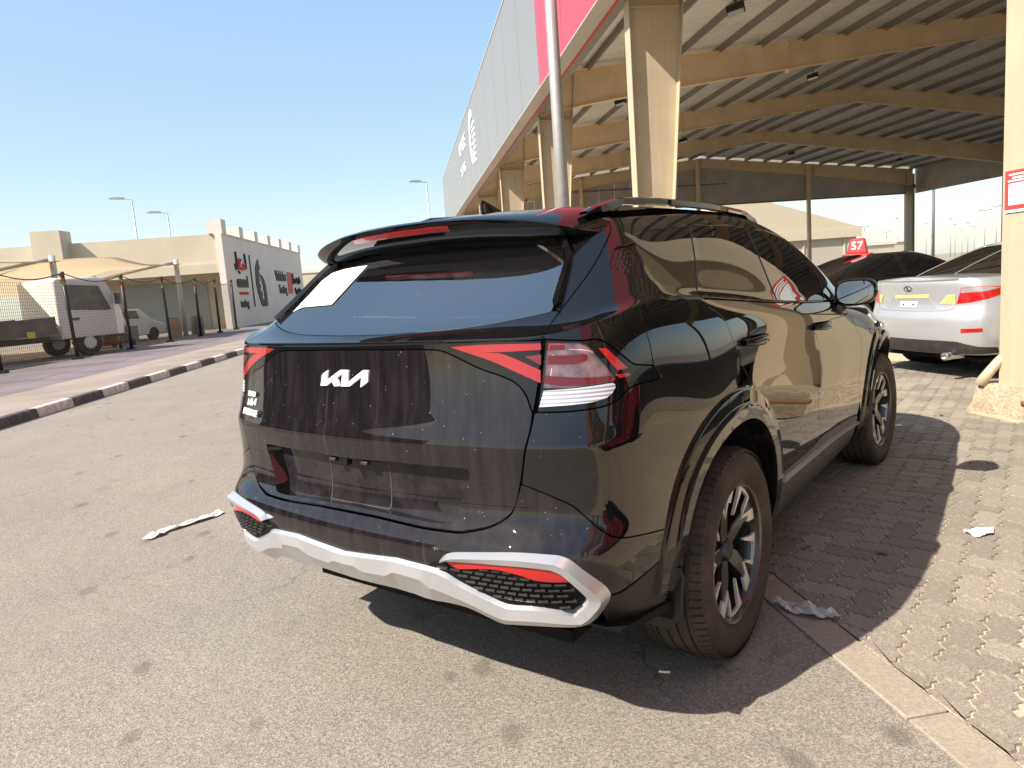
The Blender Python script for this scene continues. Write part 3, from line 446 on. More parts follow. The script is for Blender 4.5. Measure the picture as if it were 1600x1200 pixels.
UV={k:np.array(v) for k,v in {"gate":[[0.0,14.606],[0.8,14.573],[1.585,14.54],[1.691,14.524],[1.796,14.507],[1.9,14.449],[1.979,14.363],[2.058,14.253],[2.137,14.134],[2.216,14.019],[2.299,13.901],[2.384,13.779],[2.468,13.664],[2.548,13.566],[2.64,13.47],[2.736,13.382],[2.83,13.305],[2.961,13.219],[3.095,13.134],[3.197,13.064],[3.304,12.987],[3.401,12.907],[3.513,12.787],[3.613,12.649],[3.697,12.497],[3.764,12.332],[3.826,12.108],[3.874,11.906],[3.917,11.778],[3.908,11.595],[3.899,11.402],[3.886,11.193],[3.868,11.008],[3.847,10.767],[3.825,10.445],[3.803,10.012],[3.781,9.493],[3.755,8.975],[3.728,8.56],[3.702,8.232],[3.675,7.965],[3.646,7.742],[3.615,7.542],[3.582,7.347],[3.548,7.162],[3.517,6.995],[3.489,6.853],[3.443,6.639],[3.373,6.44],[3.29,6.303],[3.189,6.168],[3.093,6.046],[3.009,5.949],[2.923,5.864],[2.836,5.791],[2.755,5.736],[2.662,5.678],[2.564,5.619],[2.466,5.558],[2.374,5.495],[2.225,5.465],[2.161,5.463],[2.081,5.46],[1.991,5.458],[1.896,5.456],[1.797,5.456],[1.701,5.458],[1.609,5.463],[1.518,5.473],[1.422,5.488],[1.324,5.505],[1.227,5.523],[1.134,5.541],[1.047,5.557],[0.97,5.57],[0.858,5.587],[0.745,5.604],[0.629,5.621],[0.0,5.632]],"garn":[[0.0,14.93],[1.0,14.93],[2.0,14.93],[3.0,14.93],[4.177,14.72],[4.174,14.626],[4.158,14.371],[4.143,14.128],[4.13,13.902],[4.117,13.691],[4.104,13.495],[4.092,13.311],[4.079,13.139],[4.066,12.979],[4.05,12.814],[4.032,12.656],[4.014,12.5],[3.996,12.347],[3.978,12.195],[3.961,12.042],[3.945,11.887],[3.917,11.778],[3.874,11.906],[3.826,12.108],[3.764,12.332],[3.697,12.497],[3.613,12.649],[3.513,12.787],[3.401,12.907],[3.304,12.987],[3.197,13.064],[3.095,13.134],[2.961,13.219],[2.83,13.305],[2.736,13.382],[2.64,13.47],[2.548,13.566],[2.468,13.664],[2.384,13.779],[2.299,13.901],[2.216,14.019],[2.137,14.134],[2.058,14.253],[1.979,14.363],[1.9,14.449],[1.796,14.507],[1.691,14.524],[1.585,14.54],[0.8,14.573],[0.0,14.606]],"recess":[[0.0,7.901],[0.838,7.999],[0.933,7.997],[1.028,7.994],[1.121,7.99],[1.214,7.986],[1.305,7.982],[1.393,7.977],[1.479,7.973],[1.562,7.97],[1.642,7.967],[1.733,7.966],[1.829,7.966],[1.927,7.967],[2.024,7.968],[2.114,7.968],[2.195,7.968],[2.263,7.966],[2.356,7.954],[2.451,7.937],[2.477,7.717],[2.453,7.555],[2.417,7.354],[2.376,7.144],[2.335,6.948],[2.298,6.773],[2.259,6.579],[2.222,6.383],[2.192,6.202],[2.17,6.056],[2.087,5.794],[1.938,5.707],[1.862,5.701],[1.768,5.702],[1.668,5.707],[1.571,5.716],[1.495,5.726],[1.411,5.739],[1.32,5.753],[1.225,5.769],[1.128,5.784],[1.03,5.799],[0.933,5.812],[0.0,5.869]],"lamp":[[4.281,14.729],[4.424,14.668],[4.571,14.6],[4.715,14.528],[4.847,14.457],[4.96,14.393],[5.049,14.342],[5.242,14.237],[5.373,14.211],[5.497,14.176],[5.638,14.017],[5.707,13.881],[5.787,13.715],[5.867,13.551],[5.943,13.392],[6.02,13.234],[6.095,13.093],[6.202,12.914],[6.31,12.772],[6.492,12.682],[6.649,12.608],[6.824,12.527],[6.897,12.329],[6.97,12.131],[6.848,12.093],[6.727,12.07],[6.502,12.122],[6.394,12.132],[6.273,12.134],[6.161,12.112],[6.057,12.045],[5.958,11.952],[5.865,11.873],[5.743,11.805],[5.615,11.762],[5.495,11.745],[5.36,11.734],[5.227,11.73],[5.128,11.729],[5.019,11.73],[4.906,11.732],[4.792,11.734],[4.681,11.738],[4.58,11.744],[4.473,11.752],[4.362,11.761],[4.249,11.769],[4.133,11.776],[4.016,11.78],[4.029,11.942],[4.043,12.102],[4.058,12.261],[4.073,12.42],[4.089,12.581],[4.104,12.745],[4.117,12.894],[4.132,13.061],[4.149,13.245],[4.167,13.447],[4.187,13.668],[4.208,13.907],[4.231,14.166],[4.256,14.443]],"chev":[[2.111,14.644],[2.197,14.657],[2.283,14.67],[2.371,14.683],[2.459,14.695],[2.549,14.704],[2.641,14.71],[2.734,14.711],[2.81,14.709],[2.893,14.704],[2.984,14.698],[3.081,14.691],[3.185,14.682],[3.295,14.671],[3.411,14.658],[3.53,14.643],[3.653,14.626],[3.778,14.607],[3.903,14.585],[4.027,14.56],[4.148,14.534],[4.149,14.177],[4.024,14.191],[3.894,14.203],[3.764,14.211],[3.635,14.217],[3.512,14.22],[3.397,14.222],[3.293,14.223],[3.202,14.224],[3.088,14.228],[2.978,14.236],[2.87,14.244],[2.766,14.252],[2.871,14.219],[2.979,14.194],[3.09,14.155],[3.201,14.084],[3.28,14.015],[3.369,13.931],[3.467,13.838],[3.571,13.739],[3.68,13.637],[3.791,13.534],[3.902,13.434],[4.01,13.339],[4.112,13.25],[4.107,13.005],[4.104,12.775],[3.989,12.863],[3.871,12.953],[3.752,13.044],[3.632,13.136],[3.539,13.211],[3.437,13.296],[3.33,13.389],[3.221,13.488],[3.113,13.589],[3.008,13.689],[2.908,13.785],[2.821,13.868],[2.732,13.954],[2.642,14.043],[2.551,14.135],[2.461,14.231],[2.37,14.33],[2.282,14.432],[2.195,14.537]],"chev_in":[[3.726,13.909],[3.864,13.922],[4.003,13.932],[4.141,13.939],[4.132,13.689],[4.123,13.458],[4.026,13.566],[3.927,13.677],[3.826,13.791]],"lensclear":[[4.324,14.544],[4.479,14.491],[4.632,14.434],[4.776,14.371],[4.913,14.308],[5.045,14.239],[5.153,14.163],[5.245,14.049],[5.324,13.902],[5.4,13.69],[5.475,13.466],[5.554,13.255],[5.633,13.051],[5.722,12.831],[5.799,12.646],[5.848,12.493],[5.762,12.438],[5.677,12.443],[5.565,12.452],[5.44,12.463],[5.315,12.473],[5.201,12.48],[5.079,12.486],[4.957,12.491],[4.835,12.498],[4.713,12.508],[4.605,12.522],[4.494,12.54],[4.378,12.559],[4.261,12.577],[4.143,12.593],[4.156,12.75],[4.17,12.911],[4.185,13.079],[4.202,13.254],[4.219,13.438],[4.237,13.631],[4.257,13.837],[4.278,14.057],[4.3,14.293]],"lensband_top":[[4.333,14.453],[4.474,14.402],[4.612,14.348],[4.747,14.29],[4.748,14.034],[4.603,14.069],[4.456,14.1],[4.306,14.127]],"lensband_mid":[[4.294,13.842],[4.422,13.813],[4.55,13.781],[4.672,13.748],[4.786,13.72],[4.923,13.697],[5.058,13.678],[5.16,13.654],[5.254,13.561],[5.222,13.368],[5.09,13.339],[4.956,13.327],[4.869,13.342],[4.765,13.365],[4.649,13.392],[4.526,13.419],[4.401,13.445],[4.279,13.465]],"lensband_low":[[4.21,13.023],[4.317,12.995],[4.423,12.965],[4.527,12.934],[4.629,12.904],[4.731,12.875],[4.843,12.844],[4.96,12.811],[5.077,12.778],[5.19,12.747],[5.295,12.719],[5.403,12.694],[5.513,12.673],[5.624,12.652],[5.737,12.628],[5.808,12.508],[5.744,12.463],[5.664,12.471],[5.559,12.484],[5.44,12.499],[5.318,12.514],[5.205,12.529],[5.089,12.544],[4.969,12.559],[4.847,12.575],[4.73,12.591],[4.622,12.61],[4.514,12.638],[4.406,12.674],[4.297,12.714],[4.185,12.75]],"revlamp":[[4.172,12.496],[4.28,12.497],[4.389,12.495],[4.497,12.492],[4.603,12.487],[4.706,12.482],[4.805,12.476],[4.899,12.47],[5.017,12.464],[5.141,12.457],[5.262,12.449],[5.373,12.44],[5.465,12.432],[5.592,12.426],[5.7,12.416],[5.766,12.361],[5.769,12.254],[5.677,12.097],[5.552,12.001],[5.451,11.978],[5.327,11.957],[5.203,11.945],[5.111,11.943],[5.009,11.944],[4.902,11.947],[4.794,11.949],[4.689,11.951],[4.594,11.953],[4.495,11.956],[4.392,11.959],[4.287,11.961],[4.18,11.962],[4.073,11.96],[4.104,12.14],[4.137,12.318]],"redbar":[[5.522,13.719],[5.682,13.638],[5.749,13.474],[5.817,13.316],[5.888,13.164],[5.961,13.018],[6.037,12.876],[6.115,12.737],[5.986,12.751],[5.86,12.761],[5.8,12.906],[5.74,13.055],[5.683,13.21],[5.627,13.372],[5.573,13.541]],"redsmall":[[5.829,12.635],[5.978,12.609],[6.133,12.578],[6.152,12.486],[6.019,12.494],[5.89,12.499]],"dgap":[[8.576,14.927],[8.58,14.47],[8.646,14.32],[8.737,14.171],[8.815,14.026],[8.88,13.836],[8.925,13.626],[8.945,13.383],[8.96,13.14],[8.987,12.925],[9.022,12.689],[9.062,12.458],[9.091,12.293],[9.125,12.1],[9.163,11.889],[9.204,11.669],[9.246,11.448],[9.287,11.239],[9.362,10.927],[9.45,10.494],[9.516,9.812],[9.546,8.954],[9.554,8.371],[9.562,7.994],[9.584,7.664],[9.606,7.369],[9.624,7.114],[9.644,6.834],[9.664,6.544]],"quarter_edge":[[4.281,14.729],[4.424,14.668],[4.571,14.6],[4.715,14.528],[4.847,14.457],[4.96,14.393],[5.049,14.342],[5.242,14.237],[5.373,14.211],[5.497,14.176],[5.638,14.017],[5.707,13.881],[5.787,13.715],[5.867,13.551],[5.943,13.392],[6.02,13.234],[6.095,13.093],[6.202,12.914],[6.31,12.772],[6.492,12.682],[6.649,12.608],[6.824,12.527],[6.897,12.329],[6.97,12.131],[6.848,12.093],[6.727,12.07],[6.502,12.122],[6.394,12.132],[6.273,12.134],[6.161,12.112],[6.057,12.045],[5.958,11.952],[5.865,11.873],[5.743,11.805],[5.615,11.762],[5.495,11.745],[5.36,11.734],[5.227,11.73],[5.128,11.729],[5.019,11.73],[4.906,11.732],[4.792,11.734],[4.681,11.738],[4.58,11.744],[4.473,11.752],[4.362,11.761],[4.249,11.769],[4.133,11.776],[4.016,11.78],[3.955,11.753],[3.934,11.563],[3.915,11.36],[3.894,11.136],[3.871,10.895],[3.845,10.564],[3.821,10.096],[3.796,9.494],[3.768,8.959],[3.737,8.513],[3.707,8.172],[3.681,7.919],[3.661,7.743],[3.629,7.447],[3.74,7.384],[3.849,7.32],[3.955,7.255],[4.055,7.191],[4.148,7.129],[4.231,7.068],[4.315,7.006],[4.399,6.94],[4.481,6.873],[4.557,6.804],[4.625,6.735],[4.705,6.632],[4.78,6.512],[4.858,6.386],[4.93,6.266],[5.011,6.128],[5.098,5.982],[5.186,5.841],[5.292,5.678],[5.405,5.508],[5.519,5.353],[5.681,5.175],[5.843,5.043],[5.949,4.98],[6.072,4.909],[6.203,4.832],[6.336,4.75],[6.462,4.669],[6.576,4.595],[6.694,4.521],[6.816,4.444],[6.94,4.367],[7.065,4.288],[7.19,4.208]],"fdgap":[[10.899,15.0],[10.962,14.692],[11.013,14.235],[11.069,13.852],[18.328,10.343],[18.064,14.292],[11.304,12.744],[11.383,12.424],[11.472,11.982],[11.531,11.462],[11.537,11.092],[11.535,10.429],[11.524,9.326],[11.513,8.542],[11.501,8.046],[11.49,7.696],[11.479,7.378],[11.467,7.08],[11.454,6.787],[11.444,6.483],[11.438,6.149],[11.438,5.727],[11.445,5.187],[11.457,4.646],[11.471,4.2],[11.484,3.863],[11.51,3.408],[11.545,2.989]],"doorbot":[[10.367,2.823],[10.49,2.806],[10.618,2.788],[10.747,2.77],[10.874,2.754],[10.995,2.741],[11.106,2.734],[11.202,2.734],[11.324,2.775],[11.44,2.846],[11.57,2.883],[11.704,2.863],[11.86,2.816],[12.021,2.758],[12.171,2.708],[12.329,2.666],[12.493,2.623],[12.644,2.568],[12.978,2.306]],"siltrim":[[10.35,2.528],[11.14,2.409],[11.961,2.281],[13.01,1.848]],"fendgap":[[12.609,13.45],[12.894,12.024],[13.114,8.684],[13.1,7.032],[12.953,4.976],[13.04,2.997]],"bumper_top":[[7.19,4.208],[7.065,4.288],[6.94,4.367],[6.816,4.444],[6.694,4.521],[6.576,4.595],[6.462,4.669],[6.336,4.75],[6.203,4.832],[6.072,4.909],[5.949,4.98],[5.843,5.043],[5.681,5.175],[5.519,5.353],[5.405,5.508],[5.292,5.678],[5.186,5.841],[5.098,5.982],[5.011,6.128],[4.93,6.266],[4.858,6.386],[4.78,6.512],[4.705,6.632],[4.625,6.735],[4.557,6.804],[4.481,6.873],[4.399,6.94],[4.315,7.006],[4.231,7.068],[4.148,7.129],[4.055,7.191],[3.955,7.255],[3.849,7.32],[3.74,7.384],[3.629,7.447],[3.595,7.375],[3.55,7.177],[3.506,6.983],[3.465,6.807],[3.421,6.593],[3.359,6.393],[3.278,6.255],[3.18,6.119],[3.084,5.995],[2.998,5.891],[2.909,5.8],[2.819,5.721],[2.737,5.66],[2.641,5.594],[2.543,5.528],[2.455,5.47],[2.385,5.426],[2.237,5.396],[2.172,5.393],[2.092,5.39],[2.003,5.387],[1.907,5.385],[1.809,5.385],[1.712,5.386],[1.62,5.391],[1.529,5.401],[1.433,5.415],[1.336,5.432],[1.239,5.45],[1.145,5.468],[1.059,5.484],[0.982,5.497],[0.87,5.514],[0.757,5.531],[0.642,5.547],[0.0,5.558]],"wing_out":[[2.066,4.12],[2.128,4.283],[2.197,4.413],[2.275,4.487],[2.356,4.533],[2.439,4.565],[2.522,4.595],[2.607,4.622],[2.693,4.649],[2.78,4.674],[2.869,4.699],[2.959,4.723],[3.052,4.748],[3.147,4.772],[3.243,4.796],[3.34,4.817],[3.438,4.837],[3.534,4.854],[3.63,4.867],[3.724,4.876],[3.815,4.881],[3.904,4.882],[3.99,4.88],[4.073,4.875],[4.153,4.867],[4.232,4.857],[4.308,4.845],[4.384,4.831],[4.459,4.815],[4.533,4.798],[4.595,4.747],[4.658,4.695],[4.718,4.628],[4.775,4.542],[4.828,4.441],[4.879,4.334],[4.929,4.226],[4.978,4.12],[5.028,4.017],[5.08,3.916],[5.131,3.817],[5.183,3.717],[5.236,3.618],[5.289,3.517],[5.343,3.415],[5.393,3.307],[5.44,3.194],[5.477,3.072],[5.503,2.945],[5.483,2.864],[5.464,2.783],[5.436,2.711],[5.405,2.642],[5.371,2.577],[5.334,2.515],[5.296,2.453],[5.257,2.391],[5.217,2.33],[5.176,2.27],[5.132,2.213],[5.083,2.165],[5.031,2.125],[4.978,2.085],[4.925,2.044],[4.863,2.021],[4.8,2.0],[4.738,1.984],[4.676,1.976],[4.613,1.971],[4.552,1.97],[4.49,1.972],[4.429,1.976],[4.368,1.979],[4.306,1.982],[4.244,1.984],[4.18,1.985],[4.116,1.985],[4.05,1.984],[3.982,1.981],[3.913,1.977],[3.841,1.972],[3.768,1.964],[3.693,1.955],[3.617,1.945],[3.54,1.933],[3.462,1.92],[3.383,1.905],[3.305,1.89],[3.226,1.873],[3.148,1.856],[3.072,1.838],[2.996,1.819],[2.922,1.8],[2.851,1.809],[2.787,1.826],[2.731,1.86],[2.678,1.898],[2.626,1.936],[2.574,1.974],[2.523,2.011],[2.472,2.048],[2.421,2.083],[2.369,2.117],[2.317,2.148],[2.262,2.175],[2.205,2.194],[2.145,2.206],[2.084,2.213],[2.021,2.216],[1.958,2.216],[1.895,2.216],[1.831,2.212],[1.766,2.204],[1.7,2.193],[1.633,2.18],[1.567,2.169]],"wing_in":[[2.166,4.101],[2.238,4.116],[2.311,4.13],[2.384,4.143],[2.458,4.156],[2.533,4.168],[2.609,4.18],[2.686,4.192],[2.764,4.202],[2.843,4.212],[2.924,4.221],[3.007,4.229],[3.091,4.236],[3.176,4.243],[3.263,4.249],[3.35,4.254],[3.437,4.259],[3.523,4.263],[3.609,4.265],[3.692,4.266],[3.774,4.266],[3.853,4.263],[3.929,4.258],[4.003,4.252],[4.075,4.243],[4.144,4.232],[4.211,4.217],[4.277,4.2],[4.342,4.18],[4.406,4.16],[4.445,4.122],[4.485,4.083],[4.523,4.043],[4.56,3.994],[4.593,3.936],[4.625,3.873],[4.654,3.804],[4.682,3.736],[4.71,3.668],[4.738,3.6],[4.765,3.532],[4.792,3.464],[4.819,3.396],[4.846,3.327],[4.873,3.258],[4.899,3.187],[4.925,3.116],[4.943,3.035],[4.96,2.955],[4.947,2.916],[4.933,2.877],[4.919,2.839],[4.899,2.811],[4.878,2.784],[4.857,2.757],[4.836,2.73],[4.816,2.701],[4.795,2.672],[4.774,2.643],[4.754,2.613],[4.733,2.585],[4.71,2.56],[4.687,2.535],[4.664,2.51],[4.624,2.534],[4.584,2.558],[4.544,2.582],[4.503,2.601],[4.462,2.618],[4.421,2.632],[4.379,2.646],[4.337,2.66],[4.295,2.672],[4.252,2.684],[4.209,2.694],[4.165,2.704],[4.121,2.714],[4.075,2.722],[4.029,2.729],[3.982,2.735],[3.933,2.739],[3.883,2.74],[3.831,2.739],[3.777,2.735],[3.722,2.728],[3.665,2.72],[3.608,2.711],[3.549,2.702],[3.491,2.693],[3.433,2.689],[3.376,2.685],[3.319,2.683],[3.262,2.68],[3.195,2.71],[3.127,2.738],[3.061,2.766],[2.996,2.796],[2.935,2.83],[2.875,2.866],[2.817,2.903],[2.76,2.941],[2.703,2.979],[2.648,3.018],[2.593,3.057],[2.539,3.098],[2.485,3.138],[2.432,3.18],[2.38,3.222],[2.33,3.268],[2.282,3.32],[2.237,3.379],[2.193,3.439],[2.147,3.496],[2.098,3.548],[2.049,3.598],[2.0,3.648]],"skid_top":[[0.0,3.544],[1.176,3.799],[1.542,3.734],[1.807,3.694],[2.0,3.648]],"skid_bot":[[0.0,2.272],[0.835,2.308],[1.213,2.257],[1.383,2.184],[1.567,2.169]],"reflector":[[2.18,4.07],[2.285,4.092],[2.391,4.114],[2.499,4.135],[2.609,4.155],[2.721,4.173],[2.836,4.19],[2.92,4.201],[3.019,4.214],[3.129,4.227],[3.251,4.24],[3.378,4.251],[3.509,4.259],[3.638,4.264],[3.763,4.264],[3.879,4.259],[3.984,4.251],[4.079,4.239],[4.161,4.226],[4.232,4.211],[4.291,4.196],[4.381,4.158],[4.467,4.097],[4.543,4.016],[4.627,3.855],[4.7,3.673],[4.619,3.681],[4.538,3.686],[4.458,3.69],[4.381,3.698],[4.284,3.713],[4.185,3.733],[4.086,3.766],[3.985,3.822],[3.879,3.891],[3.765,3.947],[3.664,3.978],[3.548,4.009],[3.421,4.033],[3.29,4.045],[3.161,4.043],[3.05,4.026],[2.927,3.997],[2.802,3.96],[2.68,3.919],[2.569,3.881],[2.473,3.849],[2.4,3.831],[2.279,3.913]],"mesh":[[1.868,3.892],[1.955,3.959],[2.068,4.026],[2.18,4.07],[2.239,4.083],[2.309,4.099],[2.389,4.115],[2.478,4.132],[2.575,4.149],[2.68,4.167],[2.793,4.184],[2.913,4.201],[3.039,4.217],[3.172,4.232],[3.307,4.245],[3.442,4.255],[3.573,4.261],[3.698,4.263],[3.814,4.26],[3.92,4.254],[4.015,4.245],[4.099,4.234],[4.173,4.221],[4.237,4.209],[4.291,4.196],[4.381,4.159],[4.468,4.098],[4.543,4.016],[4.628,3.859],[4.7,3.673],[4.743,3.551],[4.792,3.41],[4.845,3.258],[4.899,3.104],[4.954,2.956],[4.83,2.737],[4.733,2.683],[4.611,2.637],[4.489,2.62],[4.408,2.63],[4.315,2.653],[4.215,2.681],[4.112,2.708],[4.012,2.729],[3.92,2.74],[3.776,2.734],[3.621,2.713],[3.486,2.692],[3.262,2.68],[3.158,2.716],[3.044,2.769],[2.936,2.829],[2.861,2.874],[2.774,2.93],[2.682,2.992],[2.588,3.058],[2.497,3.127],[2.413,3.193],[2.341,3.256],[2.267,3.334],[2.193,3.424],[2.122,3.516],[2.055,3.599],[1.995,3.66],[1.893,3.699],[1.785,3.713]],"glass":[[0.534,0.899],[0.632,0.917],[0.731,0.933],[0.83,0.949],[0.927,0.964],[1.021,0.979],[1.109,0.993],[1.192,1.007],[1.268,1.021],[1.36,1.039],[1.451,1.057],[1.542,1.078],[1.631,1.102],[1.719,1.13],[1.791,1.155],[1.867,1.183],[1.946,1.212],[2.026,1.243],[2.108,1.276],[2.189,1.309],[2.269,1.344],[2.349,1.38],[2.43,1.418],[2.511,1.456],[2.594,1.494],[2.678,1.534],[2.763,1.574],[2.849,1.615],[2.932,1.652],[3.027,1.693],[3.131,1.734],[3.24,1.776],[3.351,1.816],[3.458,1.854],[3.557,1.889],[3.643,1.92],[3.709,1.948],[3.718,2.163],[3.629,2.371],[3.62,2.493],[3.615,2.65],[3.615,2.829],[3.62,3.022],[3.63,3.218],[3.643,3.406],[3.656,3.573],[3.665,3.706],[3.66,3.883],[3.633,4.067],[3.53,4.438],[3.442,4.611],[3.331,4.808],[3.217,5.011],[3.09,5.24],[2.954,5.496],[2.822,5.784]],"glass_vb":0.872,"fin_in":[[3.748,2.054],[3.62,2.372],[3.61,2.498],[3.606,2.656],[3.607,2.835],[3.614,3.025],[3.626,3.219],[3.64,3.405],[3.655,3.572],[3.665,3.706],[3.662,3.914],[3.637,4.12],[3.53,4.438],[3.441,4.606],[3.331,4.805],[3.217,5.011],[3.094,5.239],[2.965,5.493],[2.839,5.779]],"fin_out":[[3.913,2.081],[3.905,2.31],[3.896,2.439],[3.887,2.603],[3.88,2.789],[3.877,2.987],[3.879,3.19],[3.885,3.385],[3.893,3.561],[3.9,3.702],[3.908,3.929],[3.884,4.169],[3.796,4.426],[3.668,4.686],[3.555,4.868],[3.427,5.055],[3.307,5.237],[3.159,5.475],[3.013,5.734]],"ggap":[[4.102,0.0],[4.008,0.345],[3.938,0.784],[3.904,1.13],[3.899,1.444],[3.918,1.711],[3.952,1.935],[3.98,2.062],[4.02,2.2],[4.07,2.345],[4.129,2.492],[4.195,2.638],[4.265,2.779],[4.337,2.913],[4.407,3.036],[4.47,3.144],[4.558,3.297],[4.649,3.458],[4.744,3.626],[4.844,3.8],[4.956,3.99],[5.08,4.199],[5.21,4.407],[5.329,4.59],[5.458,4.802],[5.601,5.035]],"w_tail":[[5.585,4.125],[5.488,3.982],[5.392,3.784],[5.317,3.587],[5.275,3.439],[5.324,3.228],[5.484,3.043],[5.625,2.973],[5.81,2.887],[6.014,2.789],[6.206,2.689],[6.274,2.859],[6.307,3.01],[6.351,3.209],[6.408,3.442],[6.476,3.696],[6.556,3.958],[6.643,4.215],[6.35,4.174],[5.899,4.158]],"w_quarter":[[6.829,4.671],[6.667,4.213],[6.606,4.04],[6.538,3.834],[6.469,3.609],[6.403,3.372],[6.343,3.134],[6.29,2.901],[6.245,2.68],[6.424,2.561],[6.587,2.445],[6.734,2.332],[6.867,2.222],[6.982,2.12],[7.095,2.013],[7.204,1.905],[7.308,1.8],[7.405,1.703],[7.512,1.598],[7.618,1.492],[7.724,1.382],[7.83,1.26],[7.885,1.792],[7.936,2.163],[7.99,2.472],[8.044,2.746],[8.098,2.998],[8.151,3.231],[8.207,3.473],[8.268,3.722],[8.333,3.971],[8.401,4.213],[8.472,4.439],[8.573,4.737],[8.694,5.056],[8.855,5.412],[8.508,5.279],[8.352,5.229],[8.168,5.171],[7.975,5.109],[7.789,5.045],[7.621,4.981],[7.437,4.903],[7.249,4.82],[7.05,4.74]],"w_rear":[[9.018,5.428],[8.858,5.111],[8.732,4.824],[8.631,4.558],[8.546,4.306],[8.472,4.064],[8.408,3.83],[8.353,3.601],[8.302,3.373],[8.253,3.144],[8.203,2.912],[8.149,2.66],[8.091,2.385],[8.033,2.072],[7.976,1.682],[7.912,1.074],[8.021,0.931],[8.132,0.762],[8.246,0.588],[8.365,0.437],[8.489,0.334],[8.613,0.295],[8.745,0.3],[8.883,0.334],[9.027,0.382],[9.177,0.428],[9.338,0.475],[9.509,0.531],[9.688,0.587],[9.875,0.637],[10.068,0.674],[10.096,1.361],[10.131,1.821],[10.169,2.164],[10.202,2.387],[10.245,2.627],[10.299,2.876],[10.365,3.131],[10.441,3.387],[10.525,3.634],[10.612,3.865],[10.706,4.095],[10.814,4.333],[10.942,4.581],[11.102,4.844],[11.314,5.132],[11.609,5.458],[11.363,5.481],[11.133,5.51],[10.905,5.531],[10.665,5.535],[10.407,5.516],[10.125,5.484],[9.852,5.448],[9.614,5.417],[9.431,5.399],[9.217,5.406]],"w_front":[[12.05,5.324],[11.755,4.987],[11.552,4.688],[11.4,4.412],[11.277,4.148],[11.184,3.925],[11.095,3.686],[11.016,3.438],[10.95,3.191],[10.897,2.951],[10.858,2.725],[10.826,2.48],[10.8,2.214],[10.776,1.899],[10.757,1.485],[10.747,0.899],[10.973,0.85],[11.209,0.787],[11.455,0.71],[11.711,0.614],[11.978,0.494],[12.256,0.345],[12.413,1.026],[12.513,1.488],[12.65,1.923],[12.792,2.27],[12.906,2.544],[12.989,2.769],[13.08,3.003],[13.183,3.242],[13.296,3.477],[13.412,3.699],[13.524,3.912],[13.652,4.125],[13.685,4.327],[13.677,4.516],[13.744,4.695],[13.737,4.877],[13.432,5.015],[13.219,5.14],[13.021,5.239],[12.726,5.296],[12.371,5.309]],"emblem":[[-0.607,12.64],[-0.567,13.156],[-0.424,13.37],[-0.459,12.872],[-0.11,13.394],[0.077,13.392],[0.05,12.795],[0.411,13.402],[0.52,13.396],[0.502,12.865],[0.355,12.641],[0.372,13.095],[0.102,12.662],[-0.093,12.649],[-0.065,13.253],[-0.201,13.01],[-0.124,12.662],[-0.261,12.644],[-0.322,12.849],[-0.457,12.652]],"paper":[[-3.148,2.536],[-2.75,2.726],[-2.041,2.746],[-1.483,2.763],[-1.378,3.573],[-1.254,4.449],[-1.702,4.445],[-2.202,4.423],[-2.873,4.291],[-3.174,3.967],[-3.141,3.223]],"handle_r":[[9.277,12.663],[9.943,12.742]],"handle_f":[[11.369,12.704],[12.084,12.813]]}.items()}
CAR_Z=.365
def inside(P,poly):
    x,y=P[:,0],P[:,1]; c=np.zeros(len(P),bool); q=np.roll(poly,1,0)
    for (x1,y1),(x2,y2) in zip(poly,q):
        m=((y1>y)!=(y2>y)); 
        if abs(y2-y1)>1e-12: c^= m & (x<(x2-x1)*(y-y1)/(y2-y1)+x1)
    return c
def seg_dist(P,poly):
    d=np.full(len(P),1e9); q=np.roll(poly,-1,0)
    for a,b in zip(poly,q):
        ab=b-a; t=np.clip(((P-a)@ab)/(ab@ab+1e-12),0,1); d=np.minimum(d,np.linalg.norm(P-(a+t[:,None]*ab),axis=1))
    return d
def dens(poly,su,sv):
    out=[];n=len(poly)
    for i in range(n):
        a,b=poly[i],poly[(i+1)%n]; k=max(1,int(math.ceil(math.hypot((b[0]-a[0])/su,(b[1]-a[1])/sv))))
        for t in range(k): out.append(a+(b-a)*t/k)
    return np.array(out)
def clean(poly):
    poly=np.asarray(poly,float); keep=[i for i in range(len(poly)) if np.linalg.norm(poly[i]-poly[i-1])>1e-4]; return poly[keep]
def inset_uv(S,poly,g):
    if not g: return poly
    n=len(poly); area=.5*np.sum(poly[:,0]*np.roll(poly[:,1],-1)-np.roll(poly[:,0],-1)*poly[:,1]); sg=1 if area>0 else -1
    u,v=poly.T; e=1e-4
    Pu=(S.ev(np.abs(u)+e,v)-S.ev(np.abs(u)-e*(np.abs(u)>e),v))/(e*(1+(np.abs(u)>e)))[:,None]*1.; Pv=(S.ev(u,v+e)-S.ev(u,v-e))/(2*e)
    su=np.linalg.norm(Pu,axis=1); sv=np.maximum(np.linalg.norm(Pv,axis=1),1e-3)
    M=poly.copy(); 
    T=(np.roll(poly,-1,0)-poly)*np.stack([su,sv],1); T/=np.linalg.norm(T,axis=1,keepdims=True)+1e-12
    Tp=np.roll(T,1,0); N1=np.stack([-T[:,1],T[:,0]],1)*sg; N0=np.stack([-Tp[:,1],Tp[:,0]],1)*sg
    Nn=N1+N0; Nn/=np.maximum(np.linalg.norm(Nn,axis=1,keepdims=True),.35)*np.maximum(np.linalg.norm(Nn,axis=1,keepdims=True),.35)/2
    Nn=np.clip(Nn,-2.,2.)
    return poly+Nn*g/np.stack([su,sv],1)
WHEELS=(0.,2.755)
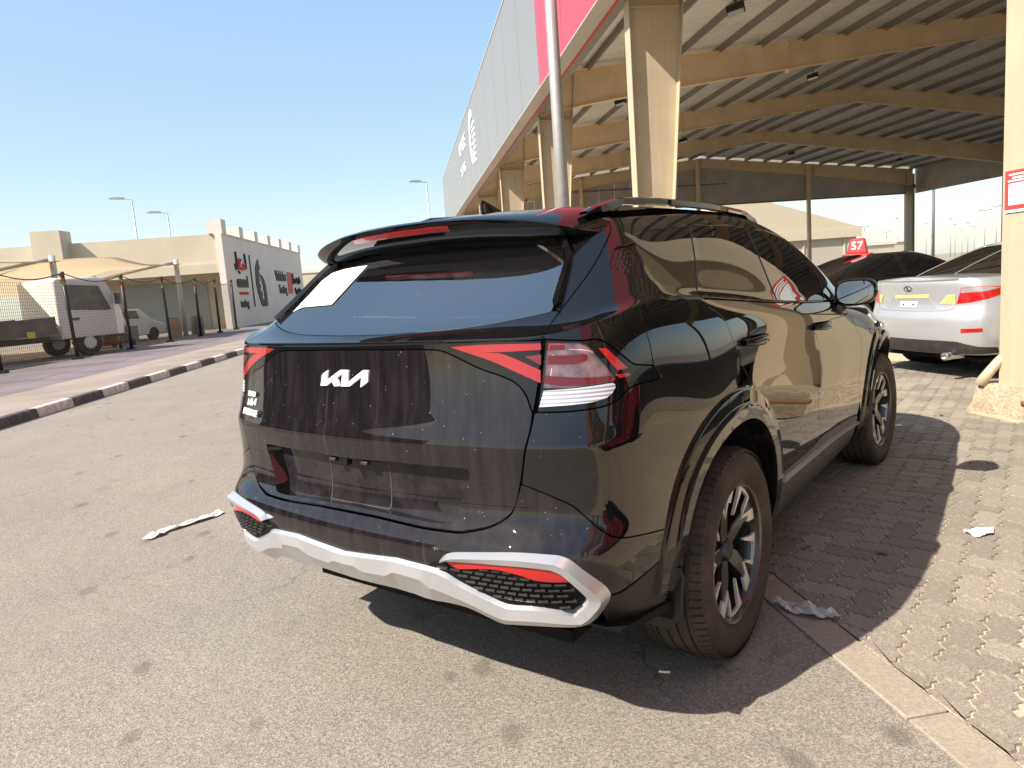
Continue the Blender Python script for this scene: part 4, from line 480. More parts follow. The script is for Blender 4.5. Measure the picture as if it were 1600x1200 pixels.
def panel(name,S,outline,m,parent,off=0.,holes=(),su=.14,sv=.14,rim=.010,inset=.0022,arch=0.,side=1,nogap=None,**k):
    poly=clean(outline); q_=inset_uv(S,poly,inset)
    if nogap is not None:
        mk=nogap(poly); q_[mk]=poly[mk]
    poly=q_; poly=dens(poly,su,sv); hs=[dens(clean(h),su,sv) for h in holes]
    lo,hi=poly.min(0),poly.max(0)
    gu,gv=np.meshgrid(np.arange(lo[0]+su*.5,hi[0],su),np.arange(lo[1]+sv*.5,hi[1],sv)); G=np.stack([gu.ravel(),gv.ravel()],1)
    sc=np.array([1/su,1/sv])
    keep=inside(G,poly)&(seg_dist(G*sc,poly*sc)>.45)
    for h in hs: keep&=~inside(G,h)&(seg_dist(G*sc,h*sc)>.45)
    G=G[keep]; loops=[poly]+hs; pts=np.concatenate(loops+[G]); edges=[];b=0
    for l in loops: edges+=[(b+i,b+(i+1)%len(l)) for i in range(len(l))]; b+=len(l)
    vo,_,fo,ov,_,_=delaunay_2d_cdt([Vector(p) for p in (pts*sc)],edges,[],0,1e-5)
    V=np.array([tuple(v) for v in vo])/sc; F=np.array([tuple(f) for f in fo if len(f)==3])
    cen=V[F].mean(1); ok=inside(cen,poly)
    for h in hs: ok&=~inside(cen,h)
    F=F[ok]
    Vs=V.copy(); Vs[:,0]*=side
    P,n=S.ev(Vs[:,0],Vs[:,1],True)
    if arch:
        c3=P[F].mean(1); d=np.min([np.hypot(c3[:,0]-w,c3[:,2]-.37) for w in WHEELS],axis=0); F=F[~((d<arch)&(np.abs(c3[:,1])>.6))]
    P=P+n*off
    fn=np.cross(P[F[:,1]]-P[F[:,0]],P[F[:,2]]-P[F[:,0]]); flip=(fn*n[F[:,0]]).sum(1)<0; F[flip]=F[flip][:,::-1]
    # boundary -> rim
    E={}
    for f in F:
        for a,b_ in ((f[0],f[1]),(f[1],f[2]),(f[2],f[0])):
            if (b_,a) in E: del E[(b_,a)]
            else: E[(a,b_)]=1
    used=np.unique(F); remap=-np.ones(len(P),int); remap[used]=np.arange(len(used)); P=P[used];n=n[used];F=remap[F]
    verts=P.tolist(); nor=n.tolist(); faces=F.tolist()
    if rim:
        idx={}
        if nogap is not None:
            mk=nogap(V); E={e:1 for e in E if not (mk[e[0]] and mk[e[1]])}
        for a,b_ in E:
            a,b_=remap[a],remap[b_]; t=P[b_]-P[a]; t/=np.linalg.norm(t)+1e-12; o=np.cross(t,n[a])
            for q in (a,b_): idx.setdefault(q,[]).append(o)
        top={};bot={}
        for q,os_ in idx.items():
            o=np.mean(os_,0); o/=np.linalg.norm(o)+1e-9
            top[q]=len(verts); verts.append((P[q]).tolist()); nor.append(((o*.8+n[q]*.6)).tolist())
            bot[q]=len(verts); verts.append((P[q]-n[q]*rim+o*.0006).tolist()); nor.append(o.tolist())
        for a,b_ in E:
            a,b_=remap[a],remap[b_]; faces.append([top[b_],top[a],bot[a],bot[b_]])
    me=bpy.data.meshes.new(name); me.from_pydata(verts,[],faces); me.shade_smooth()
    nn=np.array(nor); nn/=np.linalg.norm(nn,axis=1,keepdims=True)+1e-9
    if not me.validate(): me.normals_split_custom_set_from_vertices(nn.tolist())
    return link_mesh(name,me,m,parent,**k)
def sym(h): # right-half open polyline starting & ending on the centre line -> closed symmetric polygon
    h=np.asarray(h,float); l=h[::-1].copy(); l[:,0]*=-1; return clean(np.concatenate([h,l[(1 if abs(h[-1][0])<1e-6 else 0):(-1 if abs(h[0][0])<1e-6 else None)]]))
def resample(p,n):
    p=np.asarray(p,float); d=np.concatenate([[0],np.cumsum(np.linalg.norm(np.diff(p,axis=0),axis=1))]); t=np.linspace(0,d[-1],n)
    return np.stack([np.interp(t,d,p[:,i]) for i in range(p.shape[1])],1)
def strip(name,S,A,B,prof,m,parent,side=1,both=False,cap=True,ang=35,**k):
    """solid strip between two uv polylines; prof = [(fraction A->B, offset)]  (offset may be callable of the length fraction)"""
    n=len(A); rows=[]
    for i in range(n):
        row=[]
        for f,o in prof:
            ff=f(i/(n-1)) if callable(f) else f; oo=o(i/(n-1)) if callable(o) else o
            uv=A[i]+(B[i]-A[i])*ff; P,nn=S.ev(np.array([uv[0]*side]),np.array([uv[1]]),True); row.append(P[0]+nn[0]*oo)
        rows.append(row)
    mb=MB().grid(rows)
    if cap: mb.f+=[tuple(range(len(prof)-1,-1,-1)),tuple((n-1)*len(prof)+j for j in range(len(prof)))]
    return mb.obj(name,m,parent,ang=ang,**k)
def solve_uv(S,x,z,u0,v0):
    uv=np.array([u0,v0],float)
    for _ in range(25):
        f=S.ev(*uv)[[0,2]]-[x,z]; a=(S.ev(uv[0]+1e-4,uv[1])[[0,2]]-[x,z]-f)/1e-4; b=(S.ev(uv[0],uv[1]+1e-4)[[0,2]]-[x,z]-f)/1e-4
        st=np.linalg.lstsq(np.stack([a,b],1),f,rcond=None)[0]; uv=np.clip(uv-np.clip(st,-.5,.5),[0,0],[S.C-1,S.R-1])
    return uv
def side_uv(x,z):
    x=np.asarray(x,float);z=np.asarray(z,float); u=np.interp(x,[-.8,-.65,-.5,-.25,0,.4,.9,1.5,2.1,2.6,3.,3.3],[5,6]+list(range(7,17))); v=np.interp(z,[.22,.42,.6,.78,.92,1.1,1.2],[0,2,4,7,10,13,15.])
    for _ in range(14):
        P=SL.ev(u,v); f0=P[...,0]-x; f1=P[...,2]-z; A=(SL.ev(u+1e-3,v)-P)/1e-3; B=(SL.ev(u,v+1e-3)-P)/1e-3
        a,b,c,d=A[...,0],B[...,0],A[...,2],B[...,2]; det=a*d-b*c; det=np.where(np.abs(det)<1e-6,1e-6,det)
        u=np.clip(u-np.clip((d*f0-b*f1)/det,-.4,.4),4.5,16.5); v=np.clip(v-np.clip((a*f1-c*f0)/det,-.4,.4),0,14.99)
    return u,v
def side_y(x,z):
    r=SL.ev(*side_uv(x,z))[...,1]; return r
def side_or_corner(x,z):
    u,v=side_uv(x,z); return np.array([float(u),float(v)])
skirt_m=mat('skirt_plastic',(.010,.010,.011),rough=.45,spec=.35,dust=.03)
def make_suv():
    root=empty('parked_suv',label='dusty black SUV with silver rear skid plate parked nose-in under the canopy',cat='car')
    top=lambda us:np.array([[u,14.97] for u in us])
    # --- tailgate -----------------------------------------------------------------
    rec=sym(UV['recess'])
    gate=panel('tailgate',SL,sym(UV['gate']),paint_dusty,root,holes=[rec],su=.12,sv=.12)
    RU,RV=rec[:,0].mean(),rec[:,1].mean(); sh=rec.copy(); sh[:,0]=rec[:,0]*.955; sh[:,1]=RV+(rec[:,1]-RV)*.82-.05
    panel('plate_recess',SL,sh,recess_m,gate,off=-.044,rim=0,inset=0)
    Rr=resample(np.concatenate([rec,rec[:1]]),160); Ss=resample(np.concatenate([sh,sh[:1]]),160)
    w=[]
    for a,b in zip(Rr,Ss):
        Pa=SL.ev(*a); Pb,nb=SL.ev(np.array([b[0]]),np.array([b[1]]),True); w.append([Pa,Pb[0]-nb[0]*.0445])
    MB().grid(w).obj('recess_wall',paint,gate,smooth=True)
    # ghost of a removed plate, plate lamps and camera inside the recess
    pc=[solve_rear(y,z) for y,z in ((.145,.705),(.145,.83),(-.145,.83),(-.145,.705))]
    A=resample(np.array(pc+[pc[0]]),60); cu,cv=A.mean(0); B=cu+(A[:,0]-cu)*.965,cv+(A[:,1]-cv)*.95; B=np.stack(B,1)
    strip('plate_mark',SL,A,B,[(0,-.0430),(.5,-.0418),(1,-.0430)],mat('dust_film',(.055,.048,.046),rough=.5),gate,cap=False)
    for y in (-.075,.075):
        p=SL.ev(*solve_rear(y,.848)); MB().box((p[0]+.012,p[1],p[2]-.012),(.02,.03,.012)).obj('plate_lamp',plastic,gate,bevel=.003)
    p=SL.ev(*solve_rear(0,.85)); MB().lathe([(0.,-.012),(.012,-.012),(.012,.01),(0,.01)],'x',16,(p[0]+.004,0,p[2]-.014)).obj('reverse_camera',matte,gate)
    # emblem (three joined strokes) and lettering
    def on_gate(y,z,o=.0): 
        P,n=SL.ev(*[np.array([q]) for q in solve_rear(y,z)],True); return P[0]+n[0]*o
    panel('emblem',SL,UV['emblem'],white_p,gate,off=.006,rim=.006,inset=0,su=.06,sv=.08)
    c=on_gate(.632,.958,.004); xd=on_gate(.56,.958)-on_gate(.70,.958); yd=on_gate(.632,1.0)-on_gate(.632,.93)
    place_text(text_mesh('SPORTAGE',.031,.002,shear=.25,bold=.0012),'lettering',white_p,gate,on_gate(.585,.953,.004),xd,yd)
    place_text(text_mesh('BELARO',.022,.001,bold=.0015),'lettering',white_p,gate,on_gate(.580,1.020,.004),xd,yd)
    em=UV['emblem']; P=SL.ev(em[:,0],em[:,1]); sc=[solve_rear(.585-(p[1]-P[:,1].mean())*-.34,.990+(p[2]-P[:,2].mean())*.5) for p in P]
    panel('sticker_emblem',SL,np.array(sc),white_p,gate,off=.002,rim=.001,inset=0,su=.05,sv=.06)
    # ledge above lamps, rear glass, fins, pillars of the gate
    gg=UV['ggap']; vb=float(UV['glass_vb']); gl=UV['glass']
    led=np.concatenate([[[0,.02],[1,.02],[2,.02],[3,.02]],gg[:int(len(gg)*.34)],gl[:int(len(gl)*.52)][::-1][int(len(gl)*.0):]])
    ib=int(np.argmax(gl[:,0]>gl[:,0].max()-.06)); bot=gl[:ib+1]; i2=int(np.argmin(np.abs(gg[:,1]-bot[-1][1])))
    led=np.concatenate([[[0,.02],[1,.02],[2,.02],[3,.02]],gg[:i2+1],bot[::-1],[[0,vb]]])
    panel('tailgate_ledge',SG,sym(led),paint,gate)
    glo=np.concatenate([[[0,vb]],gl,[[gl[-1][0]*.85,5.6],[gl[-1][0]*.5,5.7],[0,5.7]]])
    panel('rear_window',SG,sym(glo),g_rear,gate,inset=.002,rim=.004)
    fi,fo=resample(UV['fin_in'],40),resample(UV['fin_out'],40)
    pil=np.concatenate([gg[i2:],[[gg[-1][0],5.9],[UV['fin_in'][-1][0],5.9]],UV['fin_in'][::-1]])
    for sd in (1,-1):
        panel('gate_pillar',SG,pil,gloss,gate,side=sd)
        strip('window_fin',SG,fi,fo,[(0,-.004),(.1,.010),(.75,.022),(1,.012),(1.05,-.004)],paint,gate,side=sd)
    # --- lamps ------------------------------------------------------------------
    gar=panel('lamp_bar',SL,sym(UV['garn']),gloss,gate,off=-.002)
    for sd in (1,-1):
        panel('lamp_chevron',SL,UV['chev'],red_l,gar,off=.0005,side=sd,su=.1,sv=.1,inset=.0,rim=.004)
        panel('lamp_core',SL,UV['chev_in'],red_d,gar,off=.0005,side=sd,su=.1,sv=.1,inset=.0,rim=.004)
        lp=panel('tail_lamp',SL,UV['lamp'],gloss,root,off=-.002,side=sd,holes=[UV['lensclear']])
        bw=panel('lamp_bowl',SL,UV['lensclear'],bowl_l,lp,off=-.015,side=sd,su=.1,sv=.1,inset=0,rim=0)
        lc=UV['lensclear']; A_=resample(np.concatenate([lc,lc[:1]]),90); W_=[]
        for q in A_:
            Pq,nq=SL.ev(np.array([q[0]*sd]),np.array([q[1]]),True); W_.append([Pq[0]-nq[0]*.001,Pq[0]-nq[0]*.016])
        MB().grid(W_).obj('bowl_wall',gloss,lp,smooth=True)
        for q,mm,of in (('lensband_top',band_l,-.005),('lensband_mid',band_l,-.003),('lensband_low',band_l,-.0015)):
            panel('lens_band',SL,UV[q],mm,lp,off=of,side=sd,su=.1,sv=.1,inset=0,rim=.010)
        panel('lens_cover',SL,UV['lensclear'],cover_l,lp,off=.001,side=sd,su=.1,sv=.1,inset=0,rim=.0)
        for q,mm in (('revlamp',white_l),('redbar',red_b),('redsmall',red_b)):
            panel('lens_'+{'revlamp':'reverse','redbar':'side','redsmall':'side'}[q],SL,UV[q],mm,lp,off=.0015,side=sd,su=.1,sv=.1,inset=0,rim=.003)
        # small ribs at the lamp's tail end and the reverse lens
        for t in np.linspace(.15,.85,4):
            pass
    # --- body sides ---------------------------------------------------------------
    qe,dg,fd,fg,db=UV['quarter_edge'],UV['dgap'],UV['fdgap'],UV['fendgap'],UV['doorbot']
    ar=lambda x,z:solve_uv(SL,x,z,9+(x>1)*5,5)
    archr=.535
    nb=int(np.argmin(np.abs(db[:,0]-fd[-1][0])))
    u0=qe[0][0]
    bt=UV['bumper_top']
    low_line=np.array([solve_uv(SL,x,z,u,3.5) for x,z,u in ((-.80,.515,5.),(-.74,.505,5.3),(-.60,.53,6.3),(-.45,.56,7.2))])
    for sd in (1,-1):
        Q=np.concatenate([qe,[ar(-.30,.60),ar(0,.5),ar(.2,.6)],dg[::-1],[[dg[0][0],15]],[[u,15] for u in np.linspace(dg[0][0],max(u0,4.3),14)[1:]],[[4.2,15]]])
        qp=panel('quarter_panel',SL,Q,paint,root,arch=archr,side=sd,nogap=lambda p:p[:,1]>14.9)
        D1=np.concatenate([dg,[ar(.2,.6),ar(.3,.49)],db[:nb+1],fd[::-1],[[fd[0][0],14.97]],top(np.linspace(fd[0][0],dg[0][0],12))[1:]])
        d1=panel('rear_door',SL,D1,paint,root,arch=archr,side=sd)
        D2=np.concatenate([fd,db[nb:],[fg[-1]],fg[::-1],[[fg[0][0],14.97]],top(np.linspace(fg[0][0],fd[0][0],12))[1:]])
        d2=panel('front_door',SL,D2,paint,root,side=sd)
        Fd=np.concatenate([fg,[ar(2.2,.40),ar(2.6,.35),ar(3.0,.33),ar(3.25,.34)],[[16.0,5],[16.1,9],[15.9,12.]],top(np.linspace(15.6,fg[0][0],14))])
        panel('front_fender',SL,Fd,paint,root,arch=archr,side=sd)
        # handles
        for door,key,(xa,xb) in ((d1,'handle_r',(.13,.36)),(d2,'handle_f',(1.13,1.38))):
            z=1.085 if door is d1 else 1.045; rows=[]
            for t in np.linspace(0,1,13):
                x=xa+(xb-xa)*t; yb=float(side_y(x,z)); o=.038*math.sin(math.pi*min(1,max(0,t)))**.45; hh=.012+.006*math.sin(math.pi*t); row=[]
                for k in range(10):
                    a=2*math.pi*k/10; row.append((x,(yb-o-.004+.008*math.cos(a)),z+hh*math.sin(a)))
                rows.append(row+[row[0]])
            g=np.array(rows); g[:,:,1]*=sd
            MB().grid(g).obj('door_handle',gloss,door,smooth=True)
        # sill cladding and silver trim
        sl_top=np.concatenate([[ar(.42,.46)],db]); us=np.linspace(sl_top[-1][0],sl_top[0][0],24)
        panel('sill_cladding',SL,np.concatenate([sl_top,[[u,.6] for u in us]]),plastic,root,off=.004,side=sd,arch=archr,inset=.001)
        st=UV['siltrim']; a=resample(st,30); b=a.copy(); a=a+np.array([0,.10]); b=b-np.array([0,.16]); b[:,1]+=np.linspace(0,.1,30)
        strip('sill_trim',SL,a,b,[(0,.0),(.1,.020),(.9,.016),(1,.0)],satin,root,side=sd)
        # wheel arch cladding
        for wx in WHEELS:
            G=[]
            th=np.radians(np.linspace(-9,174 if wx==0 else 190,64))
            prof=[(.452,-.10),(.455,-.012),(.462,.016),(.505,.020),(.512,.010),(.520,.007),(.560,.011),(.572,.006),(.578,-.004)]
            A_,R_=np.meshgrid(th,[p_[0] for p_ in prof],indexing='ij'); q=R_*(1+.035*np.sin(2*A_)**2); X=wx+q*np.cos(A_); Z=np.maximum(.37+q*np.sin(A_),.235)
            Y=side_y(np.clip(X,-.62,3.28),Z)-np.array([p_[1] for p_ in prof])[None]; G=np.stack([X,Y*sd,Z],-1)
            MB().grid(G).obj('wheel_arch',gloss,root,ang=50)
            # dark wheel well
            wv=[(.0,.0)]
            W=[]
            for a in np.radians(np.linspace(-8,188,30)):
                W.append([(wx+.46*math.cos(a),sd*y,.37+.46*math.sin(a)) for y in (-.86,-.45)])
            mb=MB().grid(W); mb.add([(wx+.46*math.cos(a),sd*-.46,.37+.46*math.sin(a)) for a in np.radians(np.linspace(-8,188,30))],[tuple(range(30))])
            mb.obj('wheel_well',matte,root)
        # mud flap behind the rear wheel
        MB().prism([(-.70*sd,.27),(-.84*sd,.26),(-.885*sd,.31),(-.895*sd,.44),(-.86*sd,.52),(-.70*sd,.50)],'x',-.445,-.43).obj('mud_flap',skirt_m,root,bevel=.006)
        # greenhouse side frame with its window openings
        gF=np.concatenate([gg,[[gg[-1][0],6.95]],[[u,6.95] for u in np.linspace(gg[-1][0],14.0,20)[1:]],[[14.05,v] for v in np.linspace(6.5,.0,8)],[[u,.0] for u in np.linspace(13.8,gg[0][0],24)]])
        fr=panel('window_frame',SG,gF,gloss,root,holes=[UV['w_tail'],UV['w_quarter'],UV['w_rear'],UV['w_front']],side=sd,nogap=lambda p:p[:,1]<.08)
        panel('quarter_window',SG,UV['w_quarter'],g_dark,fr,off=-.003,side=sd,rim=.004,inset=.0)
        panel('rear_door_window',SG,UV['w_rear'],g_dark,fr,off=-.003,side=sd,rim=.004,inset=.0)
        panel('front_door_window',SG,UV['w_front'],g_dark,fr,off=-.003,side=sd,rim=.004,inset=.0)
        wt=panel('window_tail_trim',SG,UV['w_tail'],gloss,fr,off=-.006,side=sd,rim=.003,inset=0)
        lo,hi=UV['w_tail'].min(0),UV['w_tail'].max(0); mb=MB()
        for iv in range(7):
            for iu in range(6):
                cu=lo[0]+(iu+.5+.5*(iv%2))*(hi[0]-lo[0])/6.5; cv=lo[1]+(iv+.6)*(hi[1]-lo[1])/7.4; du=(hi[0]-lo[0])/13*.92; dv=(hi[1]-lo[1])/15*.9
                if not inside(np.array([[cu-du,cv],[cu+du,cv],[cu,cv+dv],[cu,cv-dv]]),UV['w_tail']).all(): continue
                P,n=SG.ev(np.array([cu-du,cu,cu+du,cu,cu])*sd,np.array([cv,cv+dv,cv,cv-dv,cv]),True); P=P+n*np.array([-.006,-.006,-.006,-.006,-.0046])[:,None]
                mb.add(P,[(0,1,4),(1,2,4),(2,3,4),(3,0,4)])
        mb.obj('trim_studs',gloss,wt,kind='stuff')
        # thin bright lines: belt moulding and window tail trim
        bl=np.array([[u,.30] for u in np.linspace(6.9,13.7,50)]); 
        strip('belt_moulding',SG,bl+[0,.14],bl-[0,.32],[(0,0),(.15,.008),(.8,.010),(1,.002)],gloss,fr,side=sd)
        # bumper side extension handled by the bumper
    # --- rear bumper -------------------------------------------------------------------
    wo,wi=UV['wing_out'],UV['wing_in']
    lowrow=[[u,1.3] for u in np.linspace(0,6.9,20)]
    bu=np.concatenate([[[0,2.3],[3,2.3],[4.4,2.6]],low_line,[ar(-.35,.55),ar(-.30,.62)],bt])
    bump=panel('rear_bumper',SL,sym(bu),paint_dusty,root,arch=archr)
    for sd in (1,-1):
        lx=np.array([side_or_corner(x,z) for x,z in ((-.80,.50),(-.72,.50),(-.60,.525),(-.45,.555),(-.36,.57),(-.36,.36),(-.45,.335),(-.60,.355),(-.74,.40))])
        panel('bumper_skirt',SL,lx,skirt_m,root,off=-.003,arch=archr-.05,side=sd)
    MB().prism([(-.84,.435),(-.46,.32),(-.46,.28),(-.80,.415)],'y',-.52,.52).obj('bumper_underside',matte,root)
    for sd in (1,-1): MB().prism([(-.78,.42),(-.40,.36),(-.40,.33),(-.76,.40)],'y',.60*sd,.86*sd).obj('corner_underside',matte,root)
    # silver trim: wing, lower lip and skid plate as one piece per side, running into each other at the middle
    n1,n2=len(wo),40
    O=np.concatenate([wo,resample(UV['skid_bot'][::-1],n2)[1:]]); I=np.concatenate([wi,resample(UV['skid_top'][::-1],n2)[1:]])
    # match arc lengths around the outer corner
    O=np.concatenate([O,O[::-1][1:]*[-1,1]]); I=np.concatenate([I,I[::-1][1:]*[-1,1]])
    m_=len(O); sc_=(n1-1)/(m_-1)
    def ridge(t):
        s=abs(t-.5)*2; y=(1-s/1.0)   # 1 at centre
        mid=max(0,1-abs(t-.5)/(.5-sc_)) 
        if mid<=0: return .52
        q=(.5-abs(t-.5))/1.0
        d=abs(t-.5)/(.5-sc_)
        b=1 if (d<.17 or .55<d<.92) else 0
        e=min(abs(d-.17),abs(d-.55),abs(d-.92))
        return .50+.16*(b if e>.05 else (.5+(.5 if b else -.5)*e/.05))
    sk=strip('skid_trim',SL,O,I,[(0,-.02),(.03,.004),(ridge,.024),(lambda t:ridge(t)+.03,.0255),(.93,.015),(1,-.008)],satin,bump,ang=28,cap=True)
    for sd in (1,-1):
        panel('reflector',SL,UV['reflector'],red_b,bump,off=.007,side=sd,su=.1,sv=.1,rim=.006,inset=0)
        gr=panel('bumper_grille',SL,UV['mesh'],matte,bump,off=.002,side=sd,su=.1,sv=.1,rim=.004,inset=0)
        lo,hi=UV['mesh'].min(0),UV['mesh'].max(0); mb=MB(); rr=UV['reflector']
        vs=np.arange(lo[1]+.1,hi[1],.20)
        for iv,v in enumerate(vs):
            for u in np.arange(lo[0]-.1+.13*(iv%2),hi[0],.26):
                c=np.array([[u-.11,v],[u+.11,v],[u,v+.05],[u-.11,v-.04]])
                if not inside(c,UV['mesh']).all() or inside(c,rr).any(): continue
                U=np.array([u-.115,u+.115,u+.10,u-.10,u-.115,u+.115,u+.10,u-.10])*sd; Vv=np.array([v-.05,v-.05,v+.055,v+.055]*2); oo=np.array([.002]*4+[.004,.004,.011,.011])
                P,n=SL.ev(U,Vv,True); P=P+n*oo[:,None]; mb.add(P,[(0,1,2,3),(7,6,5,4),(0,4,5,1),(1,5,6,2),(2,6,7,3),(3,7,4,0)])
        mb.obj('grille_slats',plastic,gr,kind='stuff')
        p,nn=SL.ev(np.array([4.55*sd]),np.array([5.6]),True)
    mid=np.array([[u,3.15] for u in np.linspace(-2.0,2.0,60)])
    strip('grille_strip',SL,mid+[0,.25],mid-[0,.45],[(0,.0),(.2,.007),(.9,.006),(1,0)],plastic,bump,cap=False)
    # parking sensors
    # --- front ---------------------------------------------------------------------------
    fb=np.concatenate([[[19,1.0]],[[u,1.] for u in np.linspace(18.5,16.2,8)],[[16.0,5],[16.1,9],[19,9.2]]]); fb=clean(fb); 
    def symf(h):
        l=h[::-1].copy(); l[:,0]=38-l[:,0]; return h
    for sd in (1,-1):
        panel('front_bumper',SL,np.array([[19,.6],[17.5,.6],[16.15,.8],[16.05,5],[16.15,9.1],[17.5,9.3],[19,9.3]]),paint,root,side=sd,inset=.001,arch=archr)
        panel('headlamp',SL,np.array([[17.6,9.5],[16.25,9.3],[16.0,11.8],[16.6,13],[17.5,12.6]]),clear_l,root,side=sd,off=.002)
        panel('front_grille',SL,np.array([[19,9.4],[17.7,9.5],[17.6,12.6],[17.6,14.7],[19,14.7]]),matte,root,side=sd)
    # roof, bonnet, windscreen
    def dome(S,v,us,crown,pw,name,m,lift=0.):
        E=S.ev(us,0*us+v); ts=np.linspace(0,1,15); G=[]
        for t in ts: G.append([(e[0],e[1]*(1-t),e[2]+crown(e[0])*(1-(1-t)**pw)+lift) for e in E])
        G2=[[(x,-y,z) for x,y,z in row] for row in G[::-1]][1:]
        return MB().grid(G+G2).obj(name,m,root,smooth=True)
    dome(SG,6.97,np.linspace(0,17,90),lambda x:.026,1.8,'roof',paint)
    dome(SL,14.97,np.linspace(13.3,19,50),lambda x:.10-.02*(x-2),1.9,'bonnet',paint)
    panel('windscreen',SG,sym(np.array([[17,.05],[16,.05],[15,.05],[14.25,.1],[14.2,3],[14.2,6.7],[15,6.9],[16,6.9],[17,6.9]])) if False else np.array([[17,.05],[16,.05],[15,.05],[14.2,.1],[14.2,3],[14.2,6.7],[15,6.9],[16,6.9],[17,6.9]]),g_clear,root,inset=0,rim=0)
    panel('windscreen',SG,np.array([[17,.05],[16,.05],[15,.05],[14.2,.1],[14.2,3],[14.2,6.7],[15,6.9],[16,6.9],[17,6.9]]),g_clear,root,inset=0,rim=0,side=-1)
    # spoiler
    ys=np.linspace(-.66,.66,61); G=[]
    for y in ys:
        a=abs(y)
        X=np.interp(a,[0,.15,.3,.42,.5,.56,.60,.64,.66],[-.637,-.63,-.605,-.572,-.54,-.505,-.465,-.35,-.28]); Z=np.interp(a,[0,.15,.3,.42,.5,.56,.60,.64,.66],[1.567,1.565,1.558,1.546,1.533,1.518,1.504,1.490,1.486])
        zr=np.interp(a,[0,.3,.5,.58,.62,.66],[1.598,1.594,1.583,1.569,1.547,1.495]); xr=np.interp(a,[0,.5,.6,.66],[-.34,-.30,-.27,-.24])
        d=np.interp(a,[0,.45,.56,.62,.66],[.055,.052,.036,.018,.004]); ins=np.interp(a,[0,.45,.58,.66],[.055,.06,.05,.01])
        G.append([(xr,y,zr),((xr*2+X)/3,y,zr-(zr-Z)*.18),((xr+2*X)/3,y,zr-(zr-Z)*.56),(X+.012,y,Z+.004),(X,y,Z-.003),(X+.008,y,Z-.012),(X+ins*.55,y,Z-d*.8),(X+ins,y,Z-d*1.05),(X+ins+.05,y,Z-d*1.25),(max(X+ins+.14,-.42),y,Z-d*1.25-.01)])
    def smoothG(G):
        G=np.array(G)
        for _ in range(2): G[1:-1]=(G[:-2]+2*G[1:-1]+G[2:])/4
        return G
    sp=MB().grid(smoothG(G)).obj('roof_spoiler',paint,root,ang=40)
    H=[]
    for y in np.linspace(-.225,.225,25):
        X=np.interp(abs(y),[0,.15,.3],[-.637,-.63,-.605]); Z=np.interp(abs(y),[0,.15,.3],[1.567,1.565,1.558]); e=.75+.25*math.sqrt(max(0,1-(y/.225)**2))
        H.append([(X+.014,y,Z-.018),(X+.010,y,Z-.021),(X+.022,y,Z-.021-.015*e),(X+.030,y,Z-.022-.015*e)])
    MB().grid(H).obj('brake_light',red_l,sp,ang=30)
    # roof rails
    for sd in (1,-1):
        pts=[];xs=np.linspace(-.40,1.22,40)
        for x in xs:
            t=(x+.40)/1.62; y=-(.600+.034*math.sin(math.pi*min(1,max(0,t)))); zb=np.interp(x,[-.4,-.2,0,.5,1.0,1.22],[1.553,1.578,1.588,1.592,1.583,1.566]); up=.024*min(1,(t/.12))**.6*min(1,((1-t)/.12))**.6
            pts.append((x,y,zb,up))
        rows=[]
        for x,y,zb,up in pts:
            zt=zb+up; th=.020; low=zb-.01 if (x<-.22 or x>1.05) else zt-.024
            rows.append([(x,(y-.015)*sd,low),(x,(y-.017)*sd,zt-.006),(x,(y-.006)*sd,zt),(x,(y+.012)*sd,zt-.002),(x,(y+.017)*sd,zt-.01),(x,(y+.015)*sd,low),(x,(y-.015)*sd,low)])
        MB().grid(rows).obj('roof_rail',gloss,root,ang=50)
    # shark fin antenna
    rows=[]
    for t in np.linspace(0,1,16):
        x=-.13+.17*t; h=.072*(1-t)**.75*min(1,(t+.02)/.06) if t<.999 else 0; w=.030*(1-.5*t)
        rows.append([(x,-w,1.604),(x-.015*(h/.072),-w*.55,1.608+h*.35),(x-.02*(h/.072),-w*.22,1.608+h*.85),(x-.02*(h/.072),0,1.610+h),(x-.02*(h/.072),w*.22,1.608+h*.85),(x-.015*(h/.072),w*.55,1.608+h*.35),(x,w,1.604)])
    MB().grid(rows).obj('antenna',gloss,root,ang=50)
    # mirrors
    for sd in (1,-1):
        rows=[]
        for x,s,c in ((1.655,.90,0),(1.665,1.0,0),(1.70,1.0,0),(1.75,.92,.004),(1.80,.72,.01),(1.83,.35,.014)):
            row=[]
            for k in range(28):
                a=2*math.pi*k/28; ca,sa=math.cos(a),math.sin(a); yy=.100*abs(ca)**.62*(1 if ca>0 else -1); zz=.070*abs(sa)**.7*(1 if sa>0 else -1)
                if ca<0 and sa<0: zz*=1-.25*abs(ca)      # lower outer corner cut away
                row.append((x,(-.965+yy*s)*sd,1.178+zz*s+c))
            rows.append(row+[row[0]])
        mb=MB().grid(rows); mm=mb.obj('door_mirror',gloss,root,smooth=True)
        MB().add([(1.659+.012*((y+.965)),(y)*sd,z) for y,z in [(-.965+.087*abs(math.cos(a))**.62*(1 if math.cos(a)>0 else -1),1.178+(.058*abs(math.sin(a))**.7*(1 if math.sin(a)>0 else -1))*(1-.25*abs(math.cos(a))*(math.cos(a)<0 and math.sin(a)<0))) for a in np.linspace(0,2*math.pi,29)[:-1]]],[tuple(range(28))]).obj('mirror_glass',mirror_m,mm)
        MB().tube([(1.70,-.90*sd,1.12),(1.71,-.865*sd,1.085),(1.72,-.84*sd,1.08)],[.032,.035,.04],10).obj('mirror_arm',gloss,mm,smooth=True)
    # --- inner body shell (what shows through the shut lines), floor, cabin
    us=np.linspace(-19,19,153); vs=np.linspace(0,14.97,46); U,V=np.meshgrid(us,vs); P,n=SL.ev(U,V,True); P=P-n*.020; f=[]; b=len(us)
